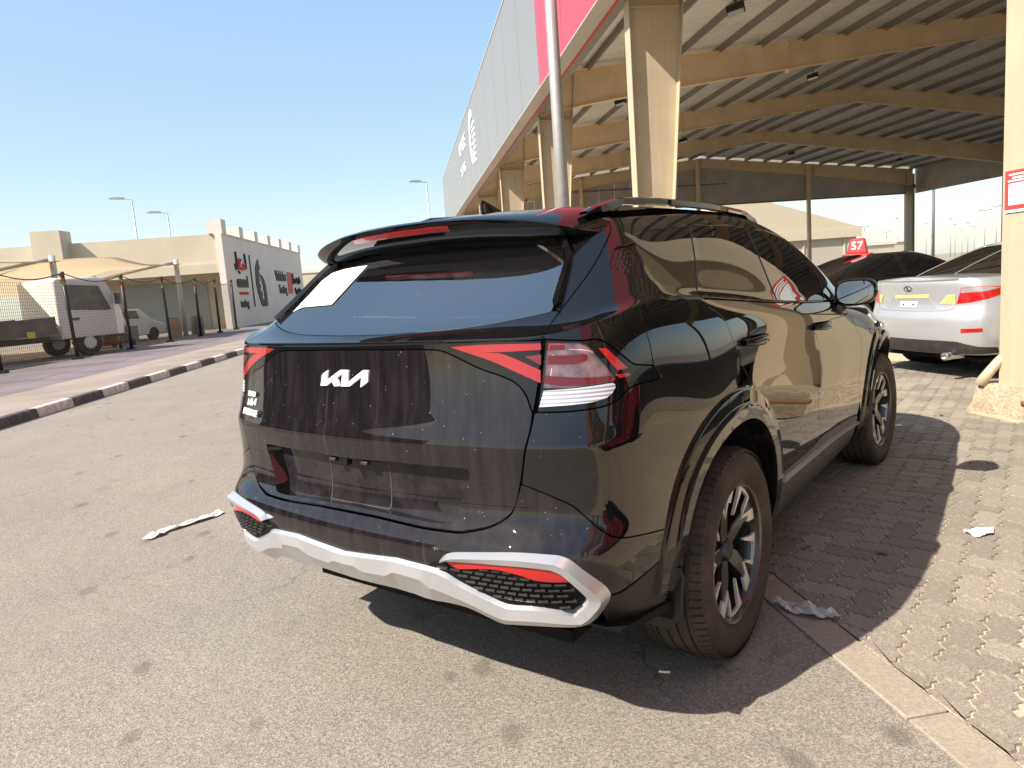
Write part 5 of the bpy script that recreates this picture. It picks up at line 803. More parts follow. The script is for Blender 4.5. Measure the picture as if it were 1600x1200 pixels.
    flat=P.reshape(-1,3); d=np.min([np.hypot(flat[:,0]-w_,flat[:,2]-.37) for w_ in WHEELS],axis=0); bad=(d<.50)&(np.abs(flat[:,1])>.6)
    # leave the plate recess clear
    bad|=(np.abs(flat[:,1])<.58)&(flat[:,0]<-.8)&(flat[:,2]>.60)&(flat[:,2]<.93); bad|=(flat[:,2]<.40)&(flat[:,0]<-.5)
    for i in range(len(vs)-1):
        for j in range(b-1):
            q=(i*b+j,i*b+j+1,(i+1)*b+j+1,(i+1)*b+j)
            if not bad[list(q)].any(): f.append(q)
    MB().add(flat,f).obj('body_shell',matte,root,fix=False)
    MB().bb((-.62,-.60,.24),(3.4,.60,.28)).obj('floor_pan',matte,root)
    cab=mat('cabin',(.02,.02,.022),rough=.8)
    MB().bb((-.60,-.70,1.05),(.15,.70,1.09)).obj('parcel_shelf',cab,root)
    MB().bb((.35,-.78,.30),(1.9,.78,.36)).obj('cabin_floor',cab,root)
    for cx,cy,w_ in ((.20,0.,1.30),(1.05,-.37,.50),(1.05,.37,.50)):
        st=empty_part('seat',root); bx=MB().prism([(cx,.45),(cx+.5,.50),(cx+.5,.66),(cx+.08,.62),(cx-.12,1.22),(cx-.24,1.20)],'y',cy-w_/2,cy+w_/2).obj('seat_body',cab,root,bevel=.03)
        bpy.data.objects.remove(st)
        for hy in ((-.4,0,.4) if w_>1 else (0,)):
            MB().box((cx-.20,cy+hy,1.31),(.09,.26,.17)).obj('headrest',cab,root,bevel=.03)
    MB().prism([(1.65,.7),(2.2,.7),(2.3,1.08),(1.75,1.10),(1.62,.95)],'y',-.74,.74).obj('dashboard',cab,root,bevel=.03)
    # paper stuck on the rear window (driver's side)
    panel('window_paper',SG,UV['paper'],white_p,gate,off=.004,rim=.001,inset=0,su=.1,sv=.1,label='white printed sheet taped to the rear window')
    return root
def empty_part(name,parent):
    o=bpy.data.objects.new(name,None); COL.objects.link(o); o.parent=parent; return o
def solve_rear(y,z):
    """uv of the point of the rear face at lateral y (left positive) and height z"""
    uv=np.array([min(4.2,abs(y)/.17),np.interp(z,[.42,.6,.78,.92,1.05,1.2],[2,4,7,10,12.2,15])])
    for _ in range(25):
        f=SL.ev(*uv)[[1,2]]-[-abs(y),z]; a=(SL.ev(uv[0]+1e-4,uv[1])[[1,2]]-[-abs(y),z]-f)/1e-4; b=(SL.ev(uv[0],uv[1]+1e-4)[[1,2]]-[-abs(y),z]-f)/1e-4
        st=np.linalg.lstsq(np.stack([a,b],1),f,rcond=None)[0]; uv=np.clip(uv-np.clip(st,-.5,.5),[0,0],[7,15])
    return np.array([uv[0] if y<=0 else -uv[0],uv[1]])
def make_wheel(name,root,x,y,sd,steer=0.,rt=.368,rr=.246,wd=.235,spokes='zig'):
    """tyre + rim; built facing -y (sd=1 means right side)"""
    w=empty_part(name,root); w.location=(x,y,rt-.003); w.rotation_euler=(0,0,steer if sd==1 else steer+math.pi)
    h=wd/2
    prof=[(rr-.004,-h+.012),(rr+.012,-h+.004),(rr+.03,-h-.004),(rr+(rt-rr)*.55,-h-.010),(rt-.035,-h-.002),(rt-.012,-h+.014),(rt-.003,-h+.035)]
    for gy in (-.06,-.02,.02,.06): prof+=[(rt,gy-.0045),(rt-.008,gy-.0035),(rt-.008,gy+.0035),(rt,gy+.0045)]
    prof+=[(rt-.003,h-.035),(rt-.012,h-.014),(rt-.035,h),(rr+.02,h-.004),(rr,h-.02)]
    ty=MB().lathe(prof,'y',96).obj('tyre',rubber,w,ang=38)
    mb=MB()   # shoulder tread blocks
    for k in range(80):
        a=2*math.pi*k/80
        for s_ in (-1,1):
            y0,y1=s_*(h-.040),s_*(h-.006); ca,sa=math.cos(a),math.sin(a); cb,sb=math.cos(a+.056),math.sin(a+.056); r0,r1=rt-.004,rt+.0016
            mb.add([(r_*c,yy,r_*s) for (c,s) in ((ca,sa),(cb,sb)) for (r_,yy) in ((r0-.012,y1+s_*.004),(r1-.010,y1),(r1,y0))],[(0,1,4,3),(1,2,5,4),(0,2,1),(3,4,5)])
    mb.obj('tread_blocks',rubber,ty,kind='stuff')
    MB().lathe([(rr-.0,-h+.010),(rr-.012,-h+.012),(rr-.020,-h+.03),(rr-.03,.02),(rr-.03,h-.02)],'y',72).obj('rim',alloy_b,w,ang=40)
    rl=MB().lathe([(rr+.002,-h+.012),(rr-.004,-h+.006),(rr-.010,-h+.012)],'y',72).obj('rim_edge',mat('rim_edge',(.16,.15,.14),rough=.35,metal=.8),w,ang=40)
    MB().lathe([(.0,.02),(.165,.02),(.165,.035)],'y',48).obj('brake_disc',mat('disc',(.22,.2,.18),rough=.45,metal=.9),w,ang=40)
    # five broad black spokes and the machined zig-zag edging
    Rr=rr-.012
    for k in range(5):
        a0=2*math.pi*k/5+math.pi/2+.30
        def pt(r_,da,yy): return (r_*math.cos(a0+da),yy,r_*math.sin(a0+da))
        ys=-h+.030
        sp=MB()
        poly=[(.045,-.62),(.10,-.34),(.165,-.24),(Rr,-.34),(Rr,.02),(.150,.10),(.10,.30),(.045,.62)]
        n=len(poly); f_=[pt(r_,d,ys+(.030*(1-r_/Rr))) for r_,d in poly]; b_=[pt(r_,d,ys+.045) for r_,d in poly]
        sp.add(f_+b_,[tuple(range(n)),tuple(range(2*n-1,n-1,-1))]+[(i,n+i,n+(i+1)%n,(i+1)%n) for i in range(n)])
        so=sp.obj('spoke',alloy_b,w,bevel=.004)
        mm=MB()
        def flat(P,yo):
            n=len(P); f1=[pt(r_,d,ys-.004+yo*(1-r_/Rr)) for r_,d in P]; b1=[pt(r_,d,ys+.006+yo*(1-r_/Rr)) for r_,d in P]
            mm.add(f1+b1,[tuple(range(n)),tuple(range(2*n-1,n-1,-1))]+[(i,n+i,n+(i+1)%n,(i+1)%n) for i in range(n)])
        flat([(Rr,-.40),(Rr,-.18),(.150,.035),(.140,.02),(.185,-.17),(.175,-.30)],.025)        # thick arm
        flat([(.152,.04),(.136,.01),(.185,.070),(Rr,.080),(Rr,.145),(.180,.13)],.025)         # thin arm
        flat([(Rr,.125),(Rr-.013,.125),(Rr-.015,.30),(Rr-.015,.48),(Rr,.48),(Rr,.30)],.025)                            # along the rim
        flat([(Rr,.47),(.195,.49),(.132,.60),(.124,.67),(.197,.60),(Rr,.63)],.025)
        mm.obj('spoke_edging',alloy_s,so)
    MB().lathe([(0,-h+.040),(.030,-h+.040),(.036,-h+.048),(.040,-h+.07)],'y',32).obj('hub_cap',alloy_b,w,ang=40)
    mb=MB()
    for k in range(5):
        a=2*math.pi*k/5+.3; mb.lathe([(0,-h+.058),(.009,-h+.058),(.010,-h+.075)],'y',8,(.057*math.cos(a),0,.057*math.sin(a)))
    mb.obj('wheel_nuts',matte,w,kind='stuff')
    return w
suv=make_suv()
make_wheel('rear_wheel',suv,0,-.80,1); make_wheel('rear_wheel',suv,0,.80,-1)
make_wheel('front_wheel',suv,2.755,-.80,1,R(-4.5)); make_wheel('front_wheel',suv,2.755,.80,-1,R(-4.5))
suv.rotation_euler=(0,0,CAR_ROT)

# ---- left side of the road (slightly splayed from the yard edge)
LA=R(3.4); LO=Vector((-5.72,6.9))
def lp(a,b,z=0.):   # a: metres to the left of the kerb face, b: metres along
    d=Vector((math.sin(LA),math.cos(LA))); n=Vector((-math.cos(LA),math.sin(LA))); q=LO+d*b+n*a; return (q.x,q.y,z)
LROT=-LA
kw=mat('kerb_white',(.66,.60,.53),rough=.8,var=.35,vscale=9,dust=.25,dcol=(.30,.25,.2),dscale=7,bump=.3); kb=mat('kerb_black',(.055,.050,.048),rough=.75,var=.4,vscale=9,dust=.2,dcol=(.33,.28,.22),dscale=6,bump=.3)
kerb=empty('kerb'); tag(kerb,kind='structure')
kme=[]
for m in (kw,kb):
    me=MB().prism([(0,-.05),(.03,.115),(.045,.128),(.06,.13),(.15,.13),(.15,-.05)],'y',.004,.956).mesh('kerb_block'); me.materials.append(m); kme.append(me)
for i in range(-14,62):
    o=bpy.data.objects.new('kerb_block',kme[(i+1)%2]); COL.objects.link(o); o.parent=kerb; p=lp(0,i*.96); o.location=(p[0],p[1],random.uniform(-.004,.004)); o.rotation_euler=(0,0,LROT+math.pi*0); o.scale=(-1,1,1)
def paving_mat(name,c1,c2,mortar,sx,sy):
    m=bpy.data.materials.new(name); N,L=nodes(m); p=N['Principled BSDF']; p.inputs['Roughness'].default_value=.9
    tc=N.new('ShaderNodeTexCoord'); mp=N.new('ShaderNodeMapping'); mp.inputs['Rotation'].default_value=(0,0,LA+math.pi/2); L.new(tc.outputs['Object'],mp.inputs[0])
    b=N.new('ShaderNodeTexBrick'); b.inputs['Scale'].default_value=1.; b.inputs['Brick Width'].default_value=sx; b.inputs['Row Height'].default_value=sy; b.inputs['Mortar Size'].default_value=.012; b.inputs['Color1'].default_value=(*c1,1); b.inputs['Color2'].default_value=(*c2,1); b.inputs['Mortar'].default_value=(*mortar,1)
    L.new(mp.outputs[0],b.inputs[0]); nz=N.new('ShaderNodeTexNoise'); nz.inputs['Scale'].default_value=.8; nz.inputs['Detail'].default_value=8; L.new(tc.outputs['Object'],nz.inputs['Vector'])
    r=N.new('ShaderNodeMapRange'); r.inputs[1].default_value=.3;r.inputs[2].default_value=.7;r.inputs[3].default_value=.78;r.inputs[4].default_value=1.2; L.new(nz.outputs[0],r.inputs[0])
    x=N.new('ShaderNodeMix'); x.data_type='RGBA'; x.blend_type='MULTIPLY'; x.inputs[0].default_value=1; L.new(b.outputs[0],x.inputs[6]); L.new(r.outputs[0],x.inputs[7]); L.new(x.outputs[2],p.inputs['Base Color']); return m
def lsheet(name,a0,a1,b0,b1,z,m):
    return sheet(name,[lp(a0,b0)[:2],lp(a0,b1)[:2],lp(a1,b1)[:2],lp(a1,b0)[:2]],z,m)
lsheet('pavement',.15,1.75,-14,60,.126,paving_mat('paving_cream',(0.300,0.240,0.195),(0.277,0.225,0.188),(0.247,0.203,0.165),.6,.6))
lsheet('pavement',1.75,5.3,-14,60,.124,paving_mat('paving_mauve',(0.191,0.150,0.154),(0.176,0.143,0.146),(0.120,0.090,0.090),6.,.42))
lsheet('pavement',5.3,26,-14,60,.120,ground_mat('lot_dirt',(0.247,0.203,0.150),(0.203,0.165,0.128),.2,fine=40,spots=False))
# ---- wire fence on black posts, sagging cable and little pennants
fpost=mat('fence_post',(.012,.012,.014),rough=.45); fwire=mat('fence_wire',(.10,.095,.075),rough=.5,metal=.3); cable=mat('black_cable',(.01,.01,.01),rough=.6)
fence=empty('wire_fence',lp(5.25,14),label='tall wire mesh fence on black posts between pavement and truck yard',cat='fence')
FB=[(-2.5),2.2,7.0,11.2,14.6,18.0,22.6,26.0,28.4,30.6]; FBASE=Vector(lp(5.25,14)); 
FB=[5.0,9.0,12.7,16.3,19.8,23.2,26.0,28.9]
def rel(p): return tuple(Vector(p)-FBASE)
tops=[]
for k,b in enumerate(FB):
    x=5.25+random.uniform(-.05,.05); lean=random.uniform(-.05,.05); p0=lp(x,b,.12); p1=lp(x+lean,b+random.uniform(-.06,.06),2.72); tops.append(p1)
    MB().tube([rel(p0),rel(p1)],.055,8).obj('post',fpost,fence,smooth=True)
    MB().box(rel((p0[0],p0[1],.16)),(.24,.24,.10)).obj('post_foot',fpost,fence)
    if k%1==0:
        c=[('pennant_red',(.55,.05,.04)),('pennant_green',(.25,.45,.05))]
        for q in range(2):
            n_,cc=c[(k+q)%2]; d=.07+.16*q
            MB().add([rel((p1[0]-.02+.05*q,p1[1],p1[2]+.06-d)),rel((p1[0]-.06,p1[1]-.12,p1[2]-.02-d)),rel((p1[0]+.04,p1[1]-.10,p1[2]-.22-d)),rel((p1[0]+.06,p1[1],p1[2]-.12-d))],[(0,1,2),(0,2,3)]).obj('pennant',mat(n_,cc,rough=.7),fence)
mb=MB()
for a,b in zip(tops[:-1],tops[1:]):
    mb.tube([rel((a[0]+(b[0]-a[0])*t,a[1]+(b[1]-a[1])*t,a[2]+(b[2]-a[2])*t-.22*math.sin(math.pi*t)-.04)) for t in np.linspace(0,1,11)],.016,5)
mb.obj('cable',cable,fence)
mb=MB(); b0,b1=FB[0]-6,FB[-1]
for b in np.arange(b0,b1,.085):
    p=lp(5.25,b,.12); q=lp(5.25,b,2.45); x,y,z=rel(p); mb.add([(x-.003,y-.003,z),(x+.003,y+.003,z),(x+.003,y+.003,z+2.33),(x-.003,y-.003,z+2.33)],[(0,1,2,3)])
for z in np.arange(.16,2.46,.085):
    p=rel(lp(5.25,b0,z)); q=rel(lp(5.25,b1,z)); mb.add([(p[0],p[1],p[2]-.003),(q[0],q[1],q[2]-.003),(q[0]+.004,q[1],q[2]+.003),(p[0]+.004,p[1],p[2]+.003)],[(0,1,2,3)])
mb.obj('netting',fwire,fence,kind='stuff')
# ---- white workshop building with the lettering
wall_w=mat('render_white',(.68,.62,.55),rough=.9,var=.06,vscale=.7,bump=.1,bscale=30); wall_c=mat('render_cream',(0.527,0.459,0.340),rough=.9,var=.08,vscale=.5)
BO=lp(6.15,31.2); bld=empty('workshop_building',BO,LROT,label='flat roofed cream building with black and red lettering on its long side wall',cat='building')
# local: x to the right, y along the road away ; side wall at x=0 facing +x
MB().bb((-.35,0,0),(0,21,5.30)).obj('side_wall',wall_w,bld)
MB().bb((-.42,0,5.30),(.05,21,5.37)).obj('coping',wall_w,bld)
for k in range(7): MB().bb((-.75,.02+3.35*k,5.37),(.06,.85+3.35*k,5.37+(.75 if k==0 else .62))).obj('parapet_stub',wall_w,bld)
MB().bb((-12,.25,3.55),(-.35,.6,5.35)).obj('front_fascia',wall_c,bld)
MB().bb((-12,.05,3.25),(-.352,.25,3.75)).obj('front_lintel',wall_c,bld)
MB().bb((-9.6,-.55,3.0),(-8.1,.6,6.0)).obj('front_pier',wall_c,bld)
MB().bb((-12,2.2,.0),(-.36,2.5,3.5)).obj('front_wall',wall_c,bld)
MB().bb((-12,.6,5.1),(-.36,21,5.2)).obj('roof_slab',wall_c,bld)
MB().bb((-6.5,2.12,.0),(-1.8,2.2,2.9)).obj('roller_door',mat('shutter',(.30,.33,.30),rough=.6),bld)
sg=black_p
def wall_text(t,y,z,size,m,**k): return place_text(text_mesh(t,size,.02,**k),'lettering',m,bld,(.03,y,z),(0,1,0),(0,0,1))
wall_text('ossool',2.95,2.72,.95,sg,bold=.03,space=.92); wall_text('VEHICLE TESTING',3.0,2.05,.24,red_p); wall_text('testing',2.9,1.45,.62,sg,bold=.02)
def strokes(pts,m,w,name='sign_stroke'):
    for p in pts: MB().tube([(.04,a,b) for a,b in p],w,6).obj(name,m,bld)
strokes([[(2.12,4.46),(2.1,3.6),(1.95,3.45),(1.75,3.75)],[(3.92,4.42),(3.98,3.5)]],sg,.075)
strokes([[(2.1,3.6),(2.5,3.5),(2.7,3.75),(2.6,4.05),(2.4,3.9),(2.55,3.6)],[(2.7,3.55),(3.1,3.5),(3.7,3.5),(3.75,3.8),(3.35,3.75),(3.2,3.5)]],red_p,.075)
strokes([[(2.3,3.35),(2.6,3.25)],[(2.9,3.95),(3.05,4.05)]],sg,.06)
MB().bb((0,4.95,1.22),(.05,5.10,4.40)).obj('sign_bar',sg,bld)
cr=[(6.96,4.24),(6.42,3.91),(6.15,3.6),(6.03,3.13),(5.96,2.65),(6.11,2.15),(6.34,1.81),(6.65,1.36),(6.92,1.21),(7.21,1.24)]; ci=[(7.39,1.48),(7.21,1.97),(6.99,2.49),(6.89,2.83),(7.04,3.21),(7.17,3.63),(7.37,4.05)]
ti=[]
for k in range(len(ci)-1):
    for t in (0,.25,.5,.75):
        a_=np.array(ci[k])*(1-t)+np.array(ci[k+1])*t; ti.append((a_[0]-(.0 if t in(0,.25) else .22),a_[1]))
MB().prism(cr+ti,'x',0.,.05).obj('sign_emblem',sg,bld)
co=[(7.15,3.25),(7.64,3.16),(8.06,2.88),(8.22,2.5),(8.28,2.04),(8.26,1.4),(8.24,1.22),(7.39,1.2)]; ci=[(7.52,1.62),(7.62,1.97),(7.55,2.39),(7.36,2.84),(7.2,3.1)]; ti=[]
for k in range(len(ci)-1):
    for t in (0,.33,.66): a_=np.array(ci[k])*(1-t)+np.array(ci[k+1])*t; ti.append((a_[0]+(.16 if t==.33 else 0),a_[1]))
MB().prism(co+ti,'x',0.,.05).obj('sign_emblem',sg,bld)
wall_text('Vehicles',12.9,3.25,1.0,sg,bold=.03); wall_text('Testing',13.2,2.30,.85,sg,bold=.03)
for k in range(5): MB().bb((0,15.0+k*.34,2.0),(.04,15.22+k*.34,3.62)).obj('sign_stripe',red_p,bld)
strokes([[(16.8,3.55),(16.8,2.7)],[(17.3,3.1),(17.6,2.85),(18.0,2.85),(18.1,3.2),(18.5,2.8),(18.7,3.1)],[(19.1,3.3),(19.3,2.9),(19.0,2.8)],[(17.3,2.4),(17.6,2.0),(18.2,2.0),(18.3,2.3)],[(18.8,2.4),(19.1,2.0),(19.4,2.25)]],sg,.10)
# parapet of a second building farther on
b2=empty('distant_building',lp(3.4,72),LROT,label='low cream building beyond the end of the lettered wall',cat='building')
MB().bb((-14,0,0),(0,18,4.4)).obj('wall',wall_c,b2); MB().bb((-14.1,-.1,4.4),(.1,18.1,4.7)).obj('coping',wall_w,b2)
# ---- street lamps
galv=mat('galvanised',(.40,.39,.37),rough=.5,metal=.5,var=.1); lampg=mat('lamp_grey',(.30,.29,.26),rough=.5)
def lamp(x,y,h,az,label,arm=1.5,group=None,z0=0,two=False,r=.09):
    L_=empty('street_lamp',(x,y,z0),az,label=label,cat='street lamp',group=group)
    MB().tube([(0,0,0),(0,0,h*.5),(0,0,h)],[r,r*.8,r*.6],8).obj('pole',galv,L_,smooth=True)
    for s_ in ((1,-1) if two else (1,)):
        MB().tube([(0,0,h-.05),(-arm*.45*s_,0,h+.06)],r*.5,6).obj('arm',galv,L_)
        MB().prism([(-arm*.35*s_,h+.02),(-arm*.4*s_,h+.14),(-arm*.8*s_,h+.18),(-arm*1.1*s_,h+.12),(-arm*1.12*s_,h+.06),(-arm*.5*s_,h+.0)],'y',-.17,.17).obj('lamp_head',lampg,L_)
    return L_
lamp(-21.6,60,10.6,0,'taller single arm street lamp rising behind the cream building roof'); lamp(-19.6,62,9.6,0,'shorter single arm street lamp rising behind the cream building roof',arm=1.4)
lamp(2.35,60,10.7,0,'single arm street lamp standing between the road and the grey canopy fascia',arm=1.3); lamp(-40,66,8.3,0,'single arm street lamp beyond the fabric shade roof',arm=1.6)
# ---- shade sails on white posts over the yard
sail_m=mat('shade_fabric',(0.442,0.374,0.289),rough=.85,var=.06,vscale=1.5); steel_w=mat('white_steel',(0.510,0.476,0.408),rough=.5,var=.05)
def translucent(m,f=.75):
    N,L=nodes(m); p_=N['Principled BSDF']; o=N['Material Output']; t=N.new('ShaderNodeBsdfTranslucent'); t.inputs[0].default_value=(.80,.70,.55,1); mx=N.new('ShaderNodeMixShader'); mx.inputs[0].default_value=f; L.new(p_.outputs[0],mx.inputs[1]); L.new(t.outputs[0],mx.inputs[2]); L.new(mx.outputs[0],o.inputs[0])
translucent(sail_m)
def shade(b,a0,a1,w,label,zt=3.55,ends=(-1,1)):
    p=lp(a0,b); s=empty('shade_roof',p,LROT,label=label,cat='shade roof',group=None)
    for y_ in [e*w/2 for e in ends]:
        MB().tube([(0,y_,.12),(0,y_,zt+.15)],.11,10).obj('post',steel_w,s,smooth=True)
        MB().tube([(0,y_,zt+.05),(-(a1-a0)*.5,y_,zt+.05-.45),(-(a1-a0),y_,zt-.95)],.06,8).obj('arm',steel_w,s,smooth=True)
    G=[]
    for i in range(13):
        t=i/12; row=[]
        for j in range(9):
            u_=j/8; row.append((-(a1-a0)*(t*1.05-.03),-w/2-.2+(w+.4)*u_,zt-.05-.9*t+.42*math.sin(math.pi*t)-.18*math.sin(math.pi*u_)))
        G.append(row)
    o=MB().grid(G).obj('fabric',sail_m,s,smooth=True); sm=o.modifiers.new('solid','SOLIDIFY'); sm.thickness=.02
    return s
shade(15.1,8.6,14.6,7.0,'beige fabric shade roof on white posts above the small truck'); shade(22.2,6.6,12.2,6.2,'beige fabric shade roof on white posts nearest the lettered building',ends=(1,))
shade(7.3,8.8,14.6,6.8,'beige fabric shade roof on white posts beyond the rear of the truck')
# ---- small white truck behind the fence
tw=mat('truck_white',(.78,.73,.64),rough=.4,coat=.3,var=.08,vscale=3,dust=.18,dscale=3); tgl=mat('truck_glass',(0.056,0.052,0.040),rough=.08,dust=.25); tgrey=mat('truck_grey',(0.080,0.076,0.068),rough=.6,dust=.25); tye=yellow_p
T=empty('flatbed_truck',lp(8.9,11.5,.12),LROT+R(58),label='dusty white cab truck with lowered flatbed parked behind the wire fence',cat='truck')
# local x forward (along the road)
cabp=[(3.05,.55),(4.95,.55),(5.0,1.05),(4.93,1.40),(4.55,2.28),(4.40,2.36),(3.15,2.36),(3.05,2.28)]
MB().prism(cabp,'y',-.92,.92).obj('cab',tw,T,bevel=.05)
MB().prism([(3.30,1.42),(4.45,1.34),(4.62,1.36),(4.32,2.10),(3.34,2.16)],'y',-.935,-.90).obj('side_window',tgl,T,bevel=.01)
MB().prism([(3.30,1.42),(4.45,1.34),(4.62,1.36),(4.32,2.10),(3.34,2.16)],'y',.90,.935).obj('side_window',tgl,T,bevel=.01)
MB().add([(4.955,-.80,1.42),(4.955,.80,1.42),(4.60,.76,2.22),(4.60,-.76,2.22)],[(0,1,2,3)]).obj('windscreen',tgl,T)
MB().bb((4.90,-.90,.50),(5.08,.90,.80)).obj('bumper',tgrey,T,bevel=.02)
for s_ in (-1,1):
    MB().bb((4.96,s_*.78-.12,.86),(5.02,s_*.78+.12,1.02)).obj('headlamp',clear_l,T)
    MB().bb((3.40,s_*.925-.02,1.10),(3.62,s_*.925+.02,1.17)).obj('door_handle',tgrey,T)
    MB().bb((4.70,s_*1.10-.10,1.50),(4.80,s_*1.10+.10,1.85)).obj('mirror',tgrey,T,bevel=.02)
MB().bb((-2.2,-1.0,.80),(2.95,1.0,.90)).obj('flatbed',tgrey,T)
for s_ in (-1,1): MB().prism([(-2.2,.60),(2.9,.72),(2.9,1.24),(-2.2,1.06)],'y',s_*1.0-.03,s_*1.0+.03).obj('drop_side',mat('bed_brown',(.12,.095,.07),rough=.7,dust=.2),T)
MB().bb((-2.2,-.35,.50),(4.6,.35,.66)).obj('chassis',tgrey,T)
for x in (-1.0,3.85):
    for s_ in (-1,1):
        w_=MB().lathe([(.0,-.12),(.17,-.12),(.20,-.10),(.36,-.10),(.385,-.06),(.385,.06),(.36,.10),(0,.10)],'y',28,(x,s_*.80,.385)).obj('wheel',rubber,T,ang=40)
        MB().lathe([(0,-.125),(.16,-.125),(.19,-.11)],'y',20,(x,s_*.80,.385)).obj('rim',tw,w_)
for x in (-1.8,.4,2.2): MB().bb((x-.10,-1.045,.68),(x+.10,-1.032,.86)).obj('reflector',tye,T)
T.scale=(1.12,1.08,1.06)
# white van behind the flatbed
V_=empty('parked_van',lp(11.5,9.6,.12),LROT+R(90),label='white van seen over the flatbed of the small truck',cat='van')
MB().prism([(-2.3,.35),(2.4,.35),(2.5,.9),(2.0,1.15),(1.45,1.95),(1.2,2.02),(-2.2,2.02),(-2.35,1.85)],'y',-.9,.9).obj('body',tw,V_,bevel=.08)
for a,b in ((-1.9,-.7),(-.5,.5),(.7,1.6)): MB().bb((a,-.915,1.20),(b,-.895,1.75)).obj('window',tgl,V_)
for x in (-1.5,1.5): MB().lathe([(0,-.1),(.3,-.1),(.33,-.05),(.33,.1)],'y',24,(x,-.85,.33)).obj('wheel',rubber,V_,ang=40)
# rear end of a white hatchback and yard clutter
Hb=empty('parked_hatchback',lp(8.6,22.8,.12),LROT+R(70),label='white hatchback with red tail lamps parked behind the fence beside the truck',cat='car')
MB().prism([(-1.9,.25),(1.9,.25),(2.0,.7),(1.2,.95),(.6,1.42),(-1.1,1.46),(-1.75,1.0),(-1.95,.85)],'y',-.85,.85).obj('body',tw,Hb,bevel=.06)
MB().add([(-1.78,-.62,1.0),(-1.78,.62,1.0),(-1.17,.58,1.42),(-1.17,-.58,1.42)],[(0,1,2,3)]).obj('rear_window',tgl,Hb)
for s_ in (-1,1): MB().bb((-1.97,s_*.66-.16,.72),(-1.86,s_*.66+.16,.98)).obj('tail_lamp',red_l,Hb,bevel=.02)
MB().prism([(.5,1.0),(-1.3,1.04),(-1.0,1.38),(.35,1.36)],'y',-.862,-.84).obj('side_window',tgl,Hb)
for x in (-1.25,1.25):
    for s_ in (-1,1): MB().lathe([(0,-.09),(.27,-.09),(.30,-.05),(.30,.09)],'y',24,(x,s_*.78,.30)).obj('wheel',rubber,Hb,ang=40)
wood=mat('old_wood',(.30,.22,.14),rough=.85,var=.2); orange=mat('orange_paint',(.55,.14,.03),rough=.6); tan=mat('tan_barrel',(.40,.30,.18),rough=.7,var=.15); steel_d=mat('dull_steel',(.2,.19,.17),rough=.5,metal=.5)
ct=empty('hand_cart',lp(6.2,17.0,.12),LROT+.4,label='tan hand cart with orange base leaning behind the fence',cat='cart')
MB().box((0,0,.62),(.45,.55,.45),M=Matrix.Rotation(.5,3,'X')).obj('tank',tan,ct,bevel=.03); MB().box((0,-.22,.30),(.5,.2,.14),M=Matrix.Rotation(.5,3,'X')).obj('base',orange,ct,bevel=.02)
MB().tube([(0,.1,.7),(.1,.35,1.6),(.12,.42,1.9)],.025,6).obj('handle',steel_w,ct)
MB().lathe([(0,-.05),(.16,-.05),(.18,0),(.16,.05),(0,.05)],'x',18,(.26,-.1,.18)).obj('wheel',rubber,ct)
for k,(a,b,lab) in enumerate(((7.2,19.0,'bent tube handled trolley standing behind the fence beside the tan cart'),(7.0,20.2,'bent tube handled trolley standing behind the fence near the white hatchback'))):
    t=empty('trolley',lp(a,b,.12),LROT,label=lab,cat='trolley')
    MB().tube([(0,-.3,.1),(0,-.3,1.25),(0,-.22,1.42),(0,.12,1.42),(0,.24,1.2)],.035,8).obj('frame',tan,t,smooth=True); MB().bb((-.3,-.32,.1),(.3,.3,.75)).obj('box',steel_d,t,bevel=.02)
    MB().lathe([(0,-.04),(.1,-.04),(.11,.04),(0,.04)],'x',14,(.3,-.3,.12)).obj('wheel',rubber,t)
for k,(a,b,s_,lab) in enumerate(((6.6,24.0,.55,'pale round drum lying by the end of the fence'),(6.4,26.4,.5,'orange topped drum beside the last fence posts'))):
    d=empty('drum',lp(a,b,.12),0,label=lab,cat='drum'); MB().lathe([(0,0),(.29,0),(.30,.05),(.29,.3),(.30,.32),(.29,.6),(.29,.85),(.27,.87),(0,.87)],'z',24).obj('shell',tan if k==0 else steel_d,d,ang=40); MB().lathe([(0,.87),(.2,.87),(.2,.92),(0,.92)],'z',20).obj('lid',steel_d if k==0 else orange,d)

# ================================================================== steel canopy on the right
cream=mat('cream_steel',(.50,.41,.275),rough=.55,var=.09,vscale=1.2,dust=.16,dcol=(.27,.20,.13),dscale=2.2,streak=True); cream_lift=mat('cream_steel_lifted',(.80,.62,.38),rough=.6,var=.1,vscale=1.5)  # second cream is paler, standing in for bounce light on the shaded beams
roofm=mat('roof_sheet',(.80,.77,.70),rough=.6,var=.12,vscale=1.); purl=mat('purlin',(.22,.20,.175),rough=.6,var=.12); gablem=mat('gable_sheet',(.46,.41,.36),rough=.6,var=.14,vscale=1.1)
fasc_g=mat('fascia_grey',(.30,.285,.26),rough=.35,metal=.25,var=.03,vscale=.3); fasc_r=mat('fascia_red',(.50,.05,.07),rough=.35); fasc_e=mat('fascia_edge',(.48,.44,.38),rough=.5); redline=mat('red_edge',(.60,.05,.02),rough=.5); gut=mat('gutter',(.22,.205,.18),rough=.5)
XE,XRG,XR=4.0,22.0,39.8; ZE,ZRG=8.05,9.72; Y0,Y1=-34.6,61.0; YG=48.2
def zroof(x): return ZE+(ZRG-ZE)*((x-XE)/(XRG-XE) if x<XRG else (XR-x)/(XR-XRG))
can=empty('steel_canopy',(4.3,2.1,0),label='large open steel canopy with cream columns, ribbed roof and grey and red fascia',cat='canopy')
def C(p): return (p[0]-4.3,p[1]-2.1,p[2])
class CB(MB):
    def obj(s,name,m,**k):
        s.v=[C(p) for p in s.v]; return MB.obj(s,name,m,can,**k)
FR=[-34.3,-25.2,-16.1,-7.0,2.1,11.2,20.4,29.8,39.0,48.2]
